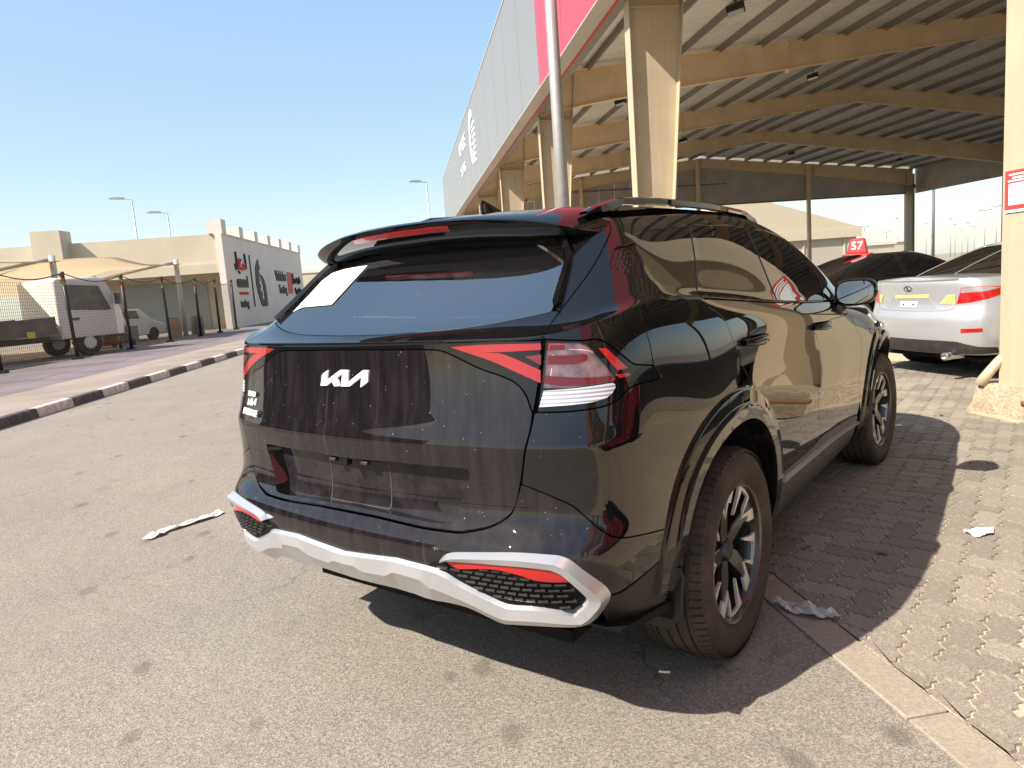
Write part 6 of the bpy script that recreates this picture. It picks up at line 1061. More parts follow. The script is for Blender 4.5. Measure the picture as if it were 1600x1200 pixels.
def ibeam_column(y,x0,x1b,x1t,zt):
    cb=CB(); cb.add([(x0,y-.005,0),(x1b,y-.005,0),(x1t,y-.005,zt),(x0,y-.005,zt),(x0,y+.005,0),(x1b,y+.005,0),(x1t,y+.005,zt),(x0,y+.005,zt)],[(0,1,2,3),(7,6,5,4),(0,4,5,1),(2,6,7,3),(0,3,7,4),(1,5,6,2)])
    col=cb.obj('column',cream)
    q=MB().bb(C((x0-.014,y-.15,0)),C((x0,y+.15,zt))).obj('flange',cream,col)
    q=MB().add([C(p) for p in [(x1b,y-.15,0),(x1b,y+.15,0),(x1t,y+.15,zt),(x1t,y-.15,zt),(x1b+.014,y-.15,0),(x1b+.014,y+.15,0),(x1t+.014,y+.15,zt),(x1t+.014,y-.15,zt)]],[(0,1,2,3),(7,6,5,4),(0,4,5,1),(1,5,6,2),(2,6,7,3),(3,7,4,0)]).obj('flange',cream,col)
    MB().bb(C((x0-.2,y-.25,-.02)),C((x1b+.2,y+.25,.012))).obj('base_plate',cream,col)
    return col
for y in FR+[57.0]:
    cl=ibeam_column(y,4.36,4.88,5.57,7.9)
    MB().bb(C((4.36,y-.14,6.48)),C((5.38,y+.14,6.50))).obj('stiffener',cream,cl)
for y in FR[4:]: ibeam_column(y,XR-1.1,XR-.45,XR-.45,7.6)
def rafter(y,xa,xb,n,d0,d1,drop=.18):
    xs=np.linspace(xa,xb,n); top=[zroof(x)-drop for x in xs]; tt=np.linspace(0,1,n); ds=d0+(d1-d0)*(tt**.55 if d0>d1 else 1-(1-tt)**.55)
    cb=CB()
    poly=[(x,z) for x,z in zip(xs,top)]+[(x,z-d) for x,z,d in list(zip(xs,top,ds))[::-1]]
    cb.prism(poly,'y',y-.006,y+.006); r_=cb.obj('rafter',cream_lift)
    for tp in (0,1):
        V=[]
        for x,z,d in zip(xs,top,ds):
            zz=z-(d if tp else 0); V.append([(x,y-.13,zz),(x,y+.13,zz),(x,y+.13,zz-.014),(x,y-.13,zz-.014),(x,y-.13,zz)])
        MB().grid([[C(p) for p in row] for row in V]).obj('flange',cream_lift,r_)
    return r_
for y in FR:
    rafter(y,4.4,XRG,14,1.25,.66); rafter(y,XRG,XR-.5,14,.66,1.25)
    for x in (13.0,XRG,31.0): MB().bb(C((x-.012,y-.13,zroof(x)-.18-(.66 if x==XRG else .97))),C((x+.012,y+.13,zroof(x)-.16))).obj('splice_plate',cream_lift,can)
# purlins run along the building; fly braces drop to the rafters
for x in list(np.arange(XE+.6,XRG,1.5))+list(np.arange(XRG+.5,XR,1.5)):
    z=zroof(x)-.03; CB().add([(x-.03,Y0,z),(x-.03,YG,z),(x-.03,YG,z-.19),(x-.03,Y0,z-.19),(x+.05,Y0,z-.19),(x+.05,YG,z-.19),(x+.05,Y0,z),(x+.05,YG,z)],[(0,1,2,3),(3,2,5,4),(4,5,7,6)]).obj('purlin',purl)
for y in FR[1:]:
    for x in np.arange(XE+3.6,XR-1,3.0):
        z=zroof(x)-.2; MB().tube([C((x,y+.70,z)),C((x,y+.02,z-.75))],.022,5).obj('fly_brace',purl,can)
# roof: ribbed sheets between pairs of frames
def ribbed(x0,x1,y0,y1,name):
    ys=[];y=y0
    while y<y1: ys+=[(y,0),(y+.13,0),(y+.16,.03),(y+.21,.03)]; y+=.24
    G=[[C((x,min(yy,y1),zroof(x)+dz)) for x in (x0,x1)] for yy,dz in ys]
    return MB().grid(G).obj(name,roofm,can,fix=False)
edges=[Y0]+FR[1:]
for a,b in zip(edges[:-1],edges[1:]):
    ribbed(XE,XRG,a,b,'roof_sheet'); ribbed(XRG,XR,a,b,'roof_sheet')
ribbed(XE,12.0,YG,Y1,'roof_sheet')
# fascia along the road side: grey cassettes, one red bay, pale lower return, red line and gutter
FX,FZ0,FZ1=3.80,6.70,10.85
CB().bb((FX+.015,Y0,FZ0+.02),(FX+.12,Y1,FZ1-.02)).obj('fascia_backing',fasc_e)
y=17.2-2.9*18; k=0
while y<Y1-.1:
    w_=2.9; ye=min(y+w_,Y1); red=(y<17.1-1.)
    CB().bb((FX,y+.022,FZ0),(FX+.02,ye-.022,FZ1)).obj('fascia_panel',fasc_r if red else fasc_g); y=ye
CB().bb((FX-.02,Y0,FZ1),(FX+.35,Y1,FZ1+.05)).obj('fascia_cap',fasc_e)
CB().bb((FX-.012,Y0,FZ0-.03),(FX+.40,Y1,FZ0-.002)).obj('fascia_return',fasc_e)
CB().bb((FX+.37,Y0,FZ0-.07),(FX+.41,Y1,FZ0-.031)).obj('red_strip',redline)
CB().bb((FX+.42,Y0,FZ0-.05),(FX+.62,Y1,FZ0+.16)).obj('gutter',gut)
CB().bb((FX+.12,Y1-.02,FZ0),(FX+3,Y1,FZ1)).obj('fascia_end',fasc_g)
# pale emblem and letters on the far fascia
pts=[]
yc,zc=35.0,9.1
for a in np.radians(np.linspace(60,300,30)): pts.append((yc-1.1*math.cos(a)*1.0,zc+1.35*math.sin(a)))
for i,a in enumerate(np.radians(np.linspace(300,60,40))): r_=.66 if i%4<2 else .76; pts.append((yc-.15-1.1*r_*math.cos(a),zc+1.35*r_*math.sin(a)))
CB().prism(pts,'x',FX-.03,FX-.002).obj('sign_emblem',white_p)
for i in range(7):
    z=9.5-.30*i; CB().bb((FX-.03,33.6,z),(FX-.002,34.8-.05*i,z+.16)).obj('sign_rib',white_p)
me=text_mesh('VEHICLE',1.1,.012); place_text(me,'lettering',white_p,can,C((FX-.02,40.6,9.7)),(0,-1,0),(0,0,1)); me=text_mesh('TESTING',.8,.012); place_text(me,'lettering',white_p,can,C((FX-.02,41.0,8.4)),(0,-1,0),(0,0,1))
# gable end sheets and posts
gx=4.6
while gx<XR-.6:
    x1=min(gx+1.2,XR-.6)
    CB().add([(gx+.008,YG+.1,6.2),(x1-.008,YG+.1,6.2),(x1-.008,YG+.1,zroof(x1)+.03),(gx+.008,YG+.1,zroof(gx)+.03),(gx+.008,YG+.14,6.2),(x1-.008,YG+.14,6.2),(x1-.008,YG+.14,zroof(x1)+.03),(gx+.008,YG+.14,zroof(gx)+.03)],[(0,1,2,3),(7,6,5,4),(0,4,5,1),(0,3,7,4),(1,5,6,2)]).obj('gable_sheet',gablem); gx=x1
CB().bb((4.3,YG+.05,7.62),(24,YG+.09,7.72)).obj('gable_rail',purl); CB().bb((4.3,YG+.04,6.10),(XR-.6,YG+.2,6.2)).obj('gable_rail',purl)
for x in (12.8,21.7,30.5): CB().bb((x-.13,YG-.25,0),(x+.11,YG-.03,zroof(x)-.3)).obj('gable_post',cream_lift)
yy=18.0
while yy<YG:
    y1=min(yy+1.0,YG); CB().bb((XR-.30,yy+.006,6.1),(XR-.26,y1-.006,8.0)).obj('side_sheet',gablem); yy=y1
# concrete plinth and drain pipe at the near column
plm=ground_mat('plinth_concrete',(.40,.32,.22),(.33,.26,.17),.22,fine=70,spots=False,stain=.3,bump=.5)
for y,lab in ((2.1,'rough concrete plinth round the foot of the column with the red notice'),(11.2,'rough concrete plinth round the foot of the column beyond the black SUV')):
    mb=MB(); n=40; vs=[]; rng=np.random.default_rng(int(y*10))
    for lev,(z,s_) in enumerate(((0,1.08),(.10,1.02),(.20,.99),(.245,.93),(.25,0.))):
        for k in range(n):
            a=2*math.pi*k/n; ca,sa=math.cos(a),math.sin(a); m_=max(abs(ca),abs(sa)); j=1+rng.uniform(-.035,.035)
            vs.append((.40*ca/m_*s_*j+.04,.30*sa/m_*s_*j,z+(rng.uniform(-.012,.012) if 0<lev<4 else 0)))
    mb.add(vs,[(l*n+k,l*n+(k+1)%n,(l+1)*n+(k+1)%n,(l+1)*n+k) for l in range(4) for k in range(n)])
    o=mb.obj('column_plinth',plm,ang=50); o.location=(4.60,y,0); tag(o,lab,'plinth')
pp=MB().tube([(4.23,2.32,.24),(4.28,2.29,.33),(4.34,2.26,.42),(4.39,2.24,.48)],[.045,.04,.038,.036],14).obj('drain_spout',cream,smooth=True); tag(pp,'cream drain spout flaring out at the foot of the near column','pipe')
pr=MB().tube([(4.0,1.66,.20),(4.5,1.60,.235),(5.0,1.62,.22)],.025,8).obj('rusty_rod',mat('rust',(.22,.10,.04),rough=.85,var=.3),smooth=True); tag(pr,'rusty rod lying on the near column plinth','rod')
# red notice on the near column (facing the yard entrance)
nt=empty('red_notice',(4.338,2.08,1.79),R(-90),label='red notice with white print and a blank white panel on the cream column',cat='notice')
MB().bb((-.138,-.004,-.15),(.138,.0,.15)).obj('board',mat('notice_red',(.52,.05,.045),rough=.5),nt); MB().bb((-.138,-.003,-.172),(.138,-.001,-.151)).obj('border',white_p,nt)
MB().bb((-.10,-.007,-.115),(.10,-.0045,.05)).obj('white_panel',white_p,nt)
for z,w_ in ((.118,.10),(.092,.07),(.070,.11)): MB().bb((-w_,-.0065,z-.007),(w_,-.0045,z+.007)).obj('print_line',white_p,nt)
# galvanised pole in front of the fascia
gp=MB().tube([(2.32,8.9,0),(2.32,8.9,4),(2.32,8.9,9.5)],[.115,.10,.085],14).obj('tall_pole',galv,smooth=True); tag(gp,'tall pale galvanised pole standing in front of the canopy fascia','pole')
# flood lights under the roof
fl_b=mat('flood_black',(.02,.02,.02),rough=.5); fl_g=mat('flood_glass',(.55,.56,.55),rough=.15)
def flood(x,y,z,rz,lab):
    f=empty('flood_light',(x,y,z),rz,label=lab,cat='flood light')
    MB().prism([(-.20,-.03),(.20,-.09),(.22,.05),(-.18,.13)],'y',-.19,.19).obj('housing',fl_b,f,bevel=.015)
    MB().add([(-.17,-.15,-.038),(.18,-.15,-.092),(.18,.15,-.092),(-.17,.15,-.038)],[(0,1,2,3)]).obj('lens',fl_g,f)
    MB().tube([(0,-.21,.0),(0,-.21,.22),(0,.21,.22),(0,.21,0)],.016,6).obj('bracket',fl_b,f)
def px_at(x,y,Y):
    v=CAM_FWD+CAM_RIGHT*((x-800)/1103.16)-CAM_UP*((y-600)/1103.16); return CAM_POS+v*((Y-CAM_POS.y)/v.y)
for px,py,Y,lab in ((1150,15,13.5,'black flood light under the roof beside the second column'),(1270,120,24.,'black flood light hanging under the middle of the roof'),(1068,220,34.,'pale lensed flood light under the far rafters'),(1480,14,21.5,'black flood light high under the roof near the ridge'),(1237,240,42.,'small flood light under the far roof slope'),(970,160,24.5,'black flood light beyond the second column'),(1405,250,43.,'small flood light under the low end of the far roof slope')):
    p=px_at(px,py,Y); flood(p.x,p.y,p.z,2.6,lab)
al=MB().lathe([(0,-.16),(.09,-.16),(.10,.1),(.06,.16),(0,.16)],'z',16).obj('alarm_beacon',mat('beacon_red',(.5,.01,.01),rough=.3)); al.location=(XR-.75,YG-.45,6.6); tag(al,'small red beacon at the far corner column of the canopy','beacon')
cc=empty('security_camera',(px_at(832,313,29.6).x,29.6,px_at(832,313,29.6).z),.5,label='cream security camera on a canopy column',cat='camera'); MB().bb((-.35,-.07,-.07),(.15,.07,.07)).obj('body',cream,cc,bevel=.02); MB().lathe([(0,-.36),(.06,-.36),(.06,-.34)],'x',12).obj('lens',matte,cc); MB().tube([(.1,0,0),(.3,0,-.1)],.02,6).obj('bracket',cream,cc)
# ---- beyond the canopy: tent hall, low buildings, flood masts
tent=mat('tent_fabric',(.56,.48,.34),rough=.8,var=.04); tentw=mat('tent_wall',(.44,.39,.32),rough=.8)
th=empty('tent_hall',(30,60,0),R(-4),label='cream tent hall with pitched fabric roof beyond the canopy',cat='tent')
MB().prism([(-9,3.55),(12.4,3.55),(12.5,4.35),(1.5,7.9),(-9,4.6)],'y',0,14).obj('roof',tent,th); MB().bb((-9,.3,0),(12.2,13.7,3.55)).obj('wall',tentw,th); MB().bb((-9,-.06,3.5),(12.55,-.002,4.3)).obj('valance',tent,th)
for x in (-5,-1,3,7,11): MB().bb((x-.06,.2,0),(x+.06,.298,3.5)).obj('wall_seam',tent,th)
for k,(x,y,w_,h,lab) in enumerate(((66,95,9,3.2,'small pale block at the far edge of the yard'),(80,112,14,3.8,'long low pale block on the horizon by the flood masts'),(58,120,10,3.0,'low pale shed on the horizon behind the tent hall'))):
    d=empty('far_shed',(x,y,0),0,label=lab,cat='building'); MB().bb((-w_/2,-3,0),(w_/2,3,h)).obj('wall',wall_c,d); MB().bb((-w_/2-.2,-3.2,h),(w_/2+.2,3.2,h+.25)).obj('roof',wall_w,d); MB().bb((-1,-3.05,0),(1,-3,2.2)).obj('door',tgl,d)
mast=None
MX=[(1351,110),(1345,140),(1360,150),(1385,130),(1402,100),(1418,170),(1428,130),(1447,120),(1455,160),(1485,105),(1492,130),(1503,150),(1512,110),(1522,140),(1538,92),(1556,70)]
for k,(px,Y) in enumerate(MX):
    Y=Y*1.7; p=px_at(px,395,Y); h=10.5
    if mast is None:
        mast=lamp(p.x,p.y,h,.3,'thin double arm lamp mast far off beyond the canopy',arm=2.2,group='far lamp masts beyond the canopy',two=True,r=.11); o=mast
    else: o=copy_tree(mast); o.location=(p.x,p.y,0); o.rotation_euler=(0,0,random.uniform(0,1.2)); s_=random.uniform(.85,1.1); o.scale=(1,1,s_)
p=px_at(1458,390,54); pl=MB().tube([(p.x,p.y,0),(p.x,p.y,7.5)],.12,10).obj('dark_pole',mat('pole_dark',(.12,.12,.13),rough=.5),smooth=True); tag(pl,'dark bare pole standing beyond the far corner of the canopy','pole')

# ================================================================== saloon cars
def sed_low(z,Xc,bow,ws,Xf):
    c=[(Xc,0),(Xc+bow*.09,.2),(Xc+bow*.36,.4),(Xc+bow*.7,.55),(Xc+bow,.64)]; x4=Xc+bow; w7=ws[0]; dx=-.62-x4; dy=w7-.64
    c+=[(x4+.2*dx,.64+.58*dy),(x4+.5*dx,.64+.9*dy),(-.62,w7)]+[(x,w) for x,w in zip([-.3,0,.4,.9,1.5,2.1,2.6,2.9,3.2],ws[1:])]+[(Xf-.16,.6),(Xf-.04,.32),(Xf,0)]
    n=len(c); out=[]
    for k,(x,w) in enumerate(c): out.append((x,-w,z if z<.95 else z-max(0,(k-8))*.022*(z-.95)/.12))
    return out
SEDL=Surf([sed_low(.20,-.92,.06,[.78,.80,.80,.80,.80,.80,.80,.80,.78,.70],3.45),sed_low(.30,-1.02,.08,[.84,.86,.86,.86,.86,.86,.86,.86,.84,.75],3.60),
 sed_low(.42,-1.07,.10,[.875,.89,.90,.89,.885,.885,.89,.90,.87,.78],3.70),sed_low(.55,-1.095,.11,[.885,.90,.91,.895,.89,.89,.895,.91,.88,.79],3.74),sed_low(.66,-1.10,.12,[.885,.90,.91,.897,.893,.893,.897,.91,.88,.79],3.74),
 sed_low(.72,-1.075,.12,[.88,.90,.91,.897,.893,.893,.897,.908,.878,.785],3.73),sed_low(.80,-1.045,.115,[.872,.895,.905,.895,.89,.89,.893,.90,.865,.77],3.70),sed_low(.88,-1.05,.115,[.86,.885,.895,.89,.887,.887,.885,.885,.845,.74],3.64),
 sed_low(.96,-1.055,.12,[.84,.865,.88,.882,.88,.88,.873,.86,.81,.70],3.54),sed_low(1.03,-1.065,.13,[.805,.835,.855,.866,.868,.866,.853,.83,.77,.66],3.40),sed_low(1.07,-1.055,.14,[.765,.80,.825,.848,.85,.848,.83,.80,.735,.62],3.28)])
def sed_g(z,Xc,X4,Y4,xr,wr,xa,ws,Xw,sl):
    c=[(Xc,0,z),(Xc+.09*(X4-Xc),Y4*.3,z),(Xc+.36*(X4-Xc),Y4*.6,z),(Xc+.7*(X4-Xc),Y4*.85,z),(X4,Y4,z),(X4+.25*(xr-X4),Y4+.6*(wr-Y4),z),(X4+.6*(xr-X4),Y4+.9*(wr-Y4),z)]
    for k,w in enumerate(ws): f=k/(len(ws)-1); c.append((xr+(xa-xr)*f,w,z-sl*f))
    zf=c[-1][2]; y=ws[-1]; d=Xw-xa; c+=[(xa+.35*d,y*.84,zf),(xa+.8*d,y*.5,zf),(Xw,0,zf)]
    return [(a,-b,e) for a,b,e in c]
SEDG=Surf([sed_g(1.05,-.58,-.50,.64,-.10,.79,2.12,[.80,.815,.83,.84,.842,.838,.828,.81],2.55,.06),sed_g(1.10,-.48,-.40,.63,-.02,.765,2.02,[.775,.79,.805,.815,.818,.814,.804,.785],2.42,.05),sed_g(1.20,-.22,-.14,.60,.16,.71,1.80,[.715,.735,.75,.76,.763,.76,.75,.73],2.14,.03),
 sed_g(1.30,.06,.13,.56,.36,.65,1.56,[.655,.675,.69,.70,.703,.70,.69,.672],1.86,.01),sed_g(1.37,.28,.34,.52,.50,.595,1.36,[.60,.62,.635,.645,.648,.645,.637,.62],1.64,0),sed_g(1.405,.42,.47,.48,.60,.54,1.24,[.545,.565,.58,.59,.593,.59,.582,.565],1.50,0)])
SLL=SL
def make_sedan(name,pm,label,loc,rz,tapes=False,detail=True):
    root=empty(name,loc,rz,label=label,cat='car')
    W2=(0.,2.82)
    us=np.linspace(-19,19,229); vs=np.linspace(.8,10,48); U,V=np.meshgrid(us,vs); P,n=SEDL.ev(U,V,True); b=len(us); fl=P.reshape(-1,3)
    d=np.min([np.hypot(fl[:,0]-w,fl[:,2]-.34) for w in W2],axis=0); bad=(d<.375)&(np.abs(fl[:,1])>.6)
    # snap ring of vertices to the arch circle for a clean opening
    for w in W2:
        dd=np.hypot(fl[:,0]-w,fl[:,2]-.34); m=(dd>=.375)&(dd<.415)&(np.abs(fl[:,1])>.6); 
        fl[m,0]=w+(fl[m,0]-w)/dd[m]*.38; fl[m,2]=.34+(fl[m,2]-.34)/dd[m]*.38
    f=[]
    for i in range(len(vs)-1):
        for j in range(b-1):
            q=(i*b+j,i*b+j+1,(i+1)*b+j+1,(i+1)*b+j)
            if not bad[list(q)].any(): f.append(q)
    body=MB().add(fl,f).obj('body',pm,root,smooth=True,fix=False)
    def dome(S,v,us,crown,pw,nm,m,lo=None):
        E=S.ev(us,0*us+v); G=[[(e[0],e[1]*(1-t),e[2]+crown*(1-(1-t)**pw)) for e in E] for t in np.linspace(0,1,13)]
        return MB().grid(G+[[(x,-y,z) for x,y,z in row] for row in G[::-1]][1:]).obj(nm,m,root,smooth=True)
    dome(SEDL,10,np.linspace(0,19,110),.035,2.2,'deck',pm); dome(SEDG,5,np.linspace(0,17,80),.035,2.,'roof',pm)
    fr=np.concatenate([[[0,0],[2,0],[4,0],[6,0],[9,0],[12,0],[14.2,0]],[[14.6,2.5],[14.6,5]],[[12,5],[9,5],[6,5],[4,5],[2,5],[0,5]]])
    # pillars/frame with openings
    wr=np.array([[0,.22],[1.5,.22],[3.0,.28],[3.9,.45],[3.7,2.5],[3.4,4.5],[1.7,4.75],[0,4.75]]); ws1=np.array([[7.0,.75],[9.6,.55],[10.1,.6],[9.9,3.],[9.6,4.4],[8.6,4.5],[7.7,3.6],[7.1,2.2]]); ws2=np.array([[10.5,.55],[13.3,.55],[13.7,.9],[13.3,3.0],[12.8,4.3],[11.5,4.5],[10.1,4.5],[10.3,3]])
    wf=np.array([[17,.1],[16,.1],[15,.1],[14.3,.2],[14.3,3],[14.3,4.8],[15.5,4.9],[17,4.9]])
    for sd in (1,-1):
        panel('window_frame',SEDG,np.array([[0,0],[2,0],[4,0],[5,0],[6,0],[9,0],[12,0],[14.2,0],[14.3,2.5],[14.3,5],[12,5],[9,5],[6,5],[4,5],[2,5],[0,5]]),pm,root,holes=[np.concatenate([[[.02,.22]],wr[1:-1],[[.02,4.75]]]),ws1,ws2],side=sd,su=.25,sv=.25,inset=0,rim=.01)
        for w,nm in ((ws1,'rear_side_window'),(ws2,'front_side_window')): panel(nm,SEDG,w,g_dark,root,off=-.004,side=sd,su=.3,sv=.3,inset=0,rim=0)
        panel('windscreen',SEDG,wf,g_clear,root,side=sd,su=.3,sv=.3,inset=0,rim=0)
        # lamps
        lp_=panel('tail_lamp',SEDL,np.array([[3.22,6.15],[3.62,8.25],[4.6,8.35],[5.8,8.35],[6.7,8.15],[6.6,7.3],[5.6,6.75],[4.4,6.35]]),red_b,root,off=.004,side=sd,su=.15,sv=.15,rim=.006,inset=0)
        panel('lamp_clear',SEDL,np.array([[3.55,7.55],[3.68,8.17],[4.6,8.27],[5.8,8.27],[6.5,8.0],[5.4,7.65]]),clear_l,lp_,off=.007,side=sd,su=.15,sv=.15,rim=.004,inset=0)
        panel('reflector',SEDL,np.array([[3.9,2.75],[5.3,2.85],[5.3,3.15],[3.9,3.1]]),red_b,root,off=.004,side=sd,su=.15,sv=.15,inset=0,rim=.005)
        panel('headlamp',SEDL,np.array([[17.6,5.5],[16.4,5.4],[15.8,7.6],[16.6,8.0],[17.5,7.2]]),clear_l,root,off=.003,side=sd,su=.2,sv=.2,inset=0,rim=.004)
        panel('bumper_valance',SEDL,np.array([[0,.85],[3,.85],[5,.9],[6.5,1.0],[6.3,1.5],[5,1.6],[3.5,2.0],[2,2.05],[0,2.05]]),plastic,root,off=.004,side=sd,su=.3,sv=.2,inset=0,rim=.004)  # dark plastic lower edge of the rear bumper
        # mirror
        MB().lathe([(0,-.07),(.06,-.06),(.085,0),(.06,.06),(0,.07)],'x',14,(1.72,-.95*sd,1.05)).obj('mirror',pm,root,smooth=True)
        # exhaust
        MB().lathe([(.0,-1.06),(.030,-1.06),(.034,-1.10),(.040,-1.10),(.042,-1.0),(.042,-.85)],'x',18,(.03,-.52*sd,.27)).obj('exhaust_tip',chrome,root,smooth=True)
        for wx in W2:
            w=MB().lathe([(.20,-.10),(.22,-.108),(.27,-.112),(.315,-.10),(.33,-.08),(.33,.08),(.315,.10),(.2,.1)],'y',48,(wx,-.76*sd,.328)).obj('tyre',rubber,root,ang=40)
            mb=MB().lathe([(0,-.07),(.05,-.08),(.06,-.06),(.2,-.04),(.205,-.10)],'y',40,(wx,-.76*sd,.328)); q=mb.obj('rim',alloy_s,w,ang=30); 
            MB().lathe([(.372,-.13),(.372,.3),(0,.3)],'y',32,(wx,-.70*sd,.34)).obj('wheel_well',matte,root)
    panel('rear_window',SEDG,np.concatenate([wr,(wr[1:-1][::-1])*[-1,1]]),g_rear,root,off=-.003,su=.3,sv=.3,inset=0,rim=0)
    # shut line of the boot lid, number plate pocket, badge
    O=resample(np.array([[3.1,9.6],[3.15,8.2],[3.2,6.6],[3.05,5.5],[2.4,5.25],[0,5.15],[-2.4,5.25],[-3.05,5.5],[-3.2,6.6],[-3.15,8.2],[-3.1,9.6]]),90)
    strip('boot_shut_line',SEDL,O,O+np.array([[.0,.045]]),[(0,.0005),(.5,.0012),(1,.0005)],matte,body,cap=False)
    pk=np.array([[-1.9,5.55],[1.9,5.55],[1.2,7.3],[-1.2,7.3]]); panel('plate_pocket',SEDL,pk,mat('pocket_'+name,tuple(c*.8 for c in pm.node_tree.nodes['Principled BSDF'].inputs['Base Color'].default_value[:3]),rough=.35,metal=.3),body,off=.003,su=.2,sv=.2,inset=0,rim=.003)
    panel('plate_blank',SEDL,np.array([[-.62,5.7],[.62,5.7],[.62,6.5],[-.62,6.5]]),mat('plate_grey',(.62,.62,.64),rough=.4),body,off=.008,su=.2,sv=.2,inset=0,rim=.004)
    for u in (-.36,.36): panel('plate_clip',SEDL,np.array([[u-.05,5.95],[u+.05,5.95],[u+.05,6.2],[u-.05,6.2]]),matte,body,off=.011,su=.2,sv=.2,inset=0,rim=.002)
    e=[(.42*math.cos(a)*.75,8.35+.45*math.sin(a)) for a in np.linspace(0,2*math.pi,24)[:-1]]; e2=resample(np.array(e+[e[0]]),40)
    strip('badge_ring',SEDL,e2,np.stack([e2[:,0]*.8,8.35+(e2[:,1]-8.35)*.8],1),[(0,0),(.3,.010),(.7,.010),(1,0)],chrome,body,cap=False)
    panel('badge_stroke',SEDL,np.array([[-.12,8.62],[-.04,8.62],[.02,8.22],[.22,8.18],[.18,8.1],[-.08,8.12]]),chrome,body,off=.008,su=.1,sv=.1,inset=0,rim=.006)
    strip('boot_lip',SEDL,np.array([[u,9.55] for u in np.linspace(-3.3,3.3,50)]),np.array([[u,9.95] for u in np.linspace(-3.3,3.3,50)]),[(0,0),(.6,.016),(1,.004)],pm,body,cap=False)
    if tapes:
        for pl in ([[-1.05,7.35],[1.35,7.45],[1.35,7.0],[.6,7.05],[-1.05,6.95]],[[2.5,7.3],[3.1,7.4],[3.1,6.1],[2.0,6.2]],[[-2.4,7.35],[-3.05,7.3],[-3.1,6.3],[-2.75,6.2]]):
            panel('yellow_tape',SEDL,np.array(pl),mat('yellow_tape',(.70,.60,.16),rough=.5),body,off=.006,su=.2,sv=.2,inset=0,rim=.001)
    cb=MATS.get('cabin')
    for cx,cy,w_ in ((.35,0,1.2),(1.2,-.36,.48),(1.2,.36,.48)):
        MB().prism([(cx,.40),(cx+.5,.44),(cx+.5,.58),(cx+.1,.56),(cx-.12,1.08),(cx-.24,1.06)],'y',cy-w_/2,cy+w_/2).obj('seat',cb,root); MB().box((cx-.20,cy,1.14),(.09,.25,.16)).obj('headrest',cb,root,bevel=.03)
    MB().bb((-.8,-.70,.2),(3.3,.70,.24)).obj('floor_pan',matte,root)
    return root
silver=mat('silver_paint',(.44,.445,.455),rough=.32,metal=.4,coat=.8,coat_rough=.03,dust=.05,dscale=5); black2=mat('black_car_paint',(.006,.006,.007),rough=.15,coat=1.,coat_rough=.01,spec=.25); redp=mat('red_car_paint',(.42,.012,.02),rough=.25,metal=.2,coat=1.,coat_rough=.01)
def at_rear(px,py,h,rear=1.08): return (px+math.cos(h)*rear,py+math.sin(h)*rear,0)
h1=R(3); make_sedan('parked_saloon',silver,'silver saloon with yellow tape marks on its boot parked behind the cream column',at_rear(5.06,4.28,h1),h1,tapes=True)
h2=R(-3); bs=make_sedan('parked_coupe',black2,'black car with a red number cone on its roof parked beyond the silver saloon',at_rear(6.2,9.25,h2),h2)
h3=R(44.8); make_sedan('red_saloon',redp,'glossy red car parked alongside the black SUV, seen in its paint',at_rear(2.1,-5.2,h3),h3)
# numbered red cone box on the black car's roof
def cone(loc,rz,num,lab):
    c=empty('number_cone',loc,rz,label=lab,cat='roof cone'); rp=mat('cone_red',(.62,.025,.03),rough=.4)
    MB().prism([(-.24,0),(.24,0),(.23,.03),(-.23,.03)],'y',-.17,.17).obj('base',rp,c,bevel=.01)
    b,t=.17,.12; vs=[(-b,-.11,.03),(b,-.11,.03),(b,.11,.03),(-b,.11,.03),(-t,-.07,.30),(t,-.07,.30),(t,.07,.30),(-t,.07,.30)]
    MB().add(vs,[(3,2,1,0),(4,5,6,7),(0,1,5,4),(1,2,6,5),(2,3,7,6),(3,0,4,7)]).obj('box',rp,c,bevel=.02)
    place_text(text_mesh(num,.20,.003,bold=.004),'number',white_p,c,(0,-.096,.165),(1,0,0),(0,.04,.27)); place_text(text_mesh(num,.17,.003,bold=.004),'number',white_p,c,(-.152,0,.165),(0,-1,0),(.05,0,.27))
    return c
v=bs.location; cone((v.x+.50,v.y-.10,1.42),R(-42),'57','red roof cone with white number 57 on the black car')
greyp=mat('grey_car_paint',(.10,.105,.11),rough=.3,metal=.4,coat=.8,coat_rough=.03); make_sedan('grey_saloon',greyp,'dark grey saloon on the far side of the black SUV, glimpsed through its windows',(0.087,4.808,0),h3)
cone((0.782,5.385,1.430),R(12),'49','red roof cone with white number 49, seen through the dark rear window')
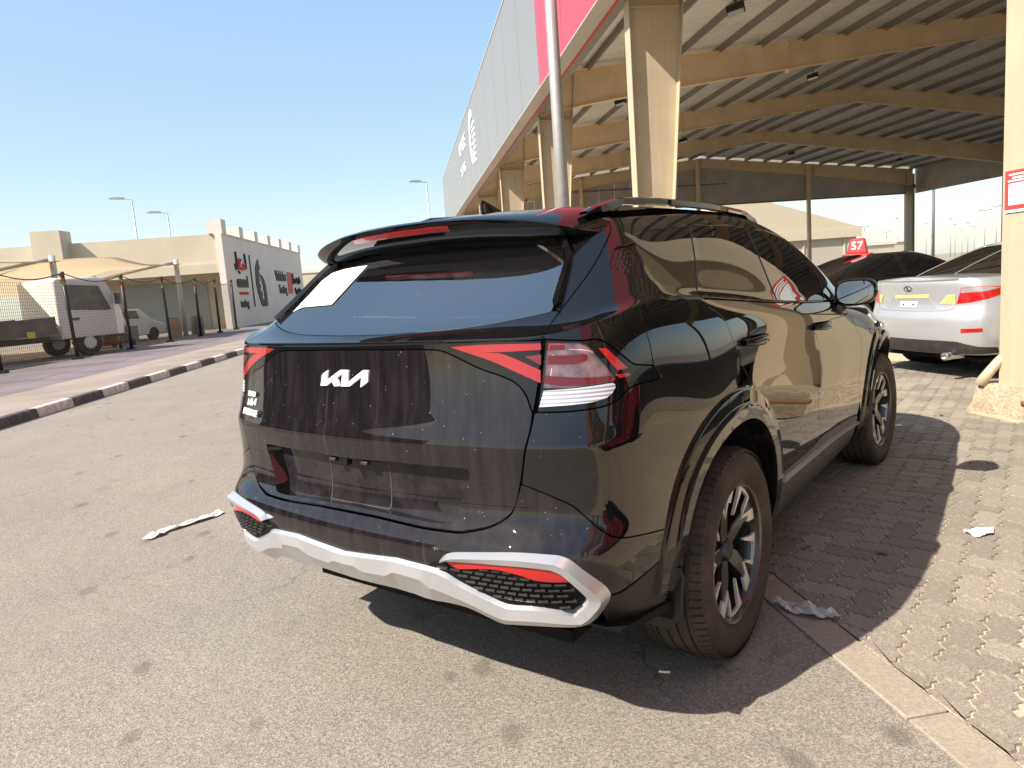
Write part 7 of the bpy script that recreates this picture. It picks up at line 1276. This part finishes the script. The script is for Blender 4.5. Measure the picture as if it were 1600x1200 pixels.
# ================================================================== litter
def crumple(name,poly,z,amp,m,label,cat,seed,loc,rz=0,n=14,fold=3.):
    rng=np.random.default_rng(seed); P=np.array(poly,float); lo,hi=P.min(0),P.max(0); gx,gy=np.meshgrid(np.linspace(lo[0],hi[0],n),np.linspace(lo[1],hi[1],n)); G=np.stack([gx.ravel(),gy.ravel()],1); k=inside(G,P)&(seg_dist(G,P)>(hi-lo).max()/n*.3)
    pts=np.concatenate([dens(P,(hi-lo).max()/n,(hi-lo).max()/n),G[k]]); m0=len(dens(P,(hi-lo).max()/n,(hi-lo).max()/n)); ed=[(i,(i+1)%m0) for i in range(m0)]
    vo,_,fo,_,_,_=delaunay_2d_cdt([Vector(p) for p in pts],ed,[],1,1e-6); V=np.array([tuple(v) for v in vo]); ph=rng.uniform(0,6,4)
    Z=amp*(np.abs(np.sin(V[:,0]*fold*9+V[:,1]*fold*4+ph[0]))*.6+np.abs(np.sin(V[:,1]*fold*13-V[:,0]*fold*5+ph[1]))*.5)*(.5+rng.uniform(0,.8,len(V)))
    me=bpy.data.meshes.new(name); me.from_pydata([(x,y,z+zz) for (x,y),zz in zip(V,Z)],[],[tuple(f) for f in fo]); o=link_mesh(name,me,m); sm=o.modifiers.new('solid','SOLIDIFY'); sm.thickness=.0012; o.location=loc; o.rotation_euler=(0,0,rz); tag(o,label,cat); return o
paperm=mat('litter_white',(.74,.72,.68),rough=.7,var=.05); wrapm=mat('clear_wrap',(.45,.42,.38),rough=.12,coat=.6,var=.2,vscale=20)
crumple('cloth_strip',[(-.27,-.02),(-.24,-.055),(-.15,-.05),(-.12,-.02),(.05,-.03),(.2,-.04),(.27,-.015),(.26,.025),(.15,.03),(0,.03),(-.13,.035),(-.2,.01)],.004,.022,paperm,'crumpled white cloth strip lying on the asphalt','litter',3,(-1.93,1.68,0),R(46))
crumple('plastic_wrap',[(-.13,-.01),(-.05,-.05),(.05,-.055),(.10,-.02),(.13,.01),(.05,.03),(.0,.06),(-.05,.03),(-.12,.02)],.006,.028,wrapm,'clear plastic wrapper crumpled beside the rear wheel','litter',5,(1.0,-.46,0),R(-50))
crumple('paper_scrap',[(-.07,-.03),(.02,-.05),(.08,-.02),(.05,.04),(-.02,.03),(-.06,.045)],.004,.018,paperm,'white paper scrap lying on the sunlit pavers','litter',8,(2.19,.03,0),R(20))
crumple('paper_scrap',[(-.05,-.03),(.05,-.035),(.055,.02),(-.04,.03)],.004,.008,mat('litter_blue',(.50,.56,.62),rough=.6),'pale blue paper scrap in the shadow by the front wheel','litter',9,(3.36,2.18,0),R(10))
for k,(x,y,r_) in enumerate(((1.35,.12,.4),(1.62,-.05,1.9),(3.9,2.35,.9))):
    crumple('dry_leaf',[(-.035,0),(-.01,-.013),(.02,-.01),(.04,.0),(.015,.014),(-.015,.012)],.006,.008,mat('leaf_brown',(.20,.13,.06),rough=.8),['curled brown leaf on the pavers between the wheels','small brown leaf on the pavers in the car shadow','brown leaf scrap on the pavers by the column plinth'][k],'leaf',20+k,(x,y,0),r_,n=7)

# added shed-shaped block, out of view, placed to darken the tailgate's reflection
shd=empty('added_dark_block',(-17.5,2.0,0),R(-90),label='added dark brown block out of view, put in to darken the tailgate reflection',cat='shed')
shm=mat('dark_block_brown',(.085,.062,.058),rough=.7,var=.15,vscale=1.5)
MB().prism([(-7,0),(7,0),(7,4.0),(0,4.9),(-7,4.0)],'x',-1.5,3).obj('wall',shm,shd) if False else MB().bb((-7,-3,0),(7,0,4.4)).obj('wall',shm,shd)
MB().prism([(-3.3,4.4),(.4,4.4),(-1.4,5.1)],'x',-7.3,7.3).obj('roof',shm,shd)
for x in (-5,-2.2,.6,3.4): MB().bb((x,.002,.1),(x+1.9,.06,2.9)).obj('door',mat('dark_block_door',(.05,.045,.05),rough=.5),shd)
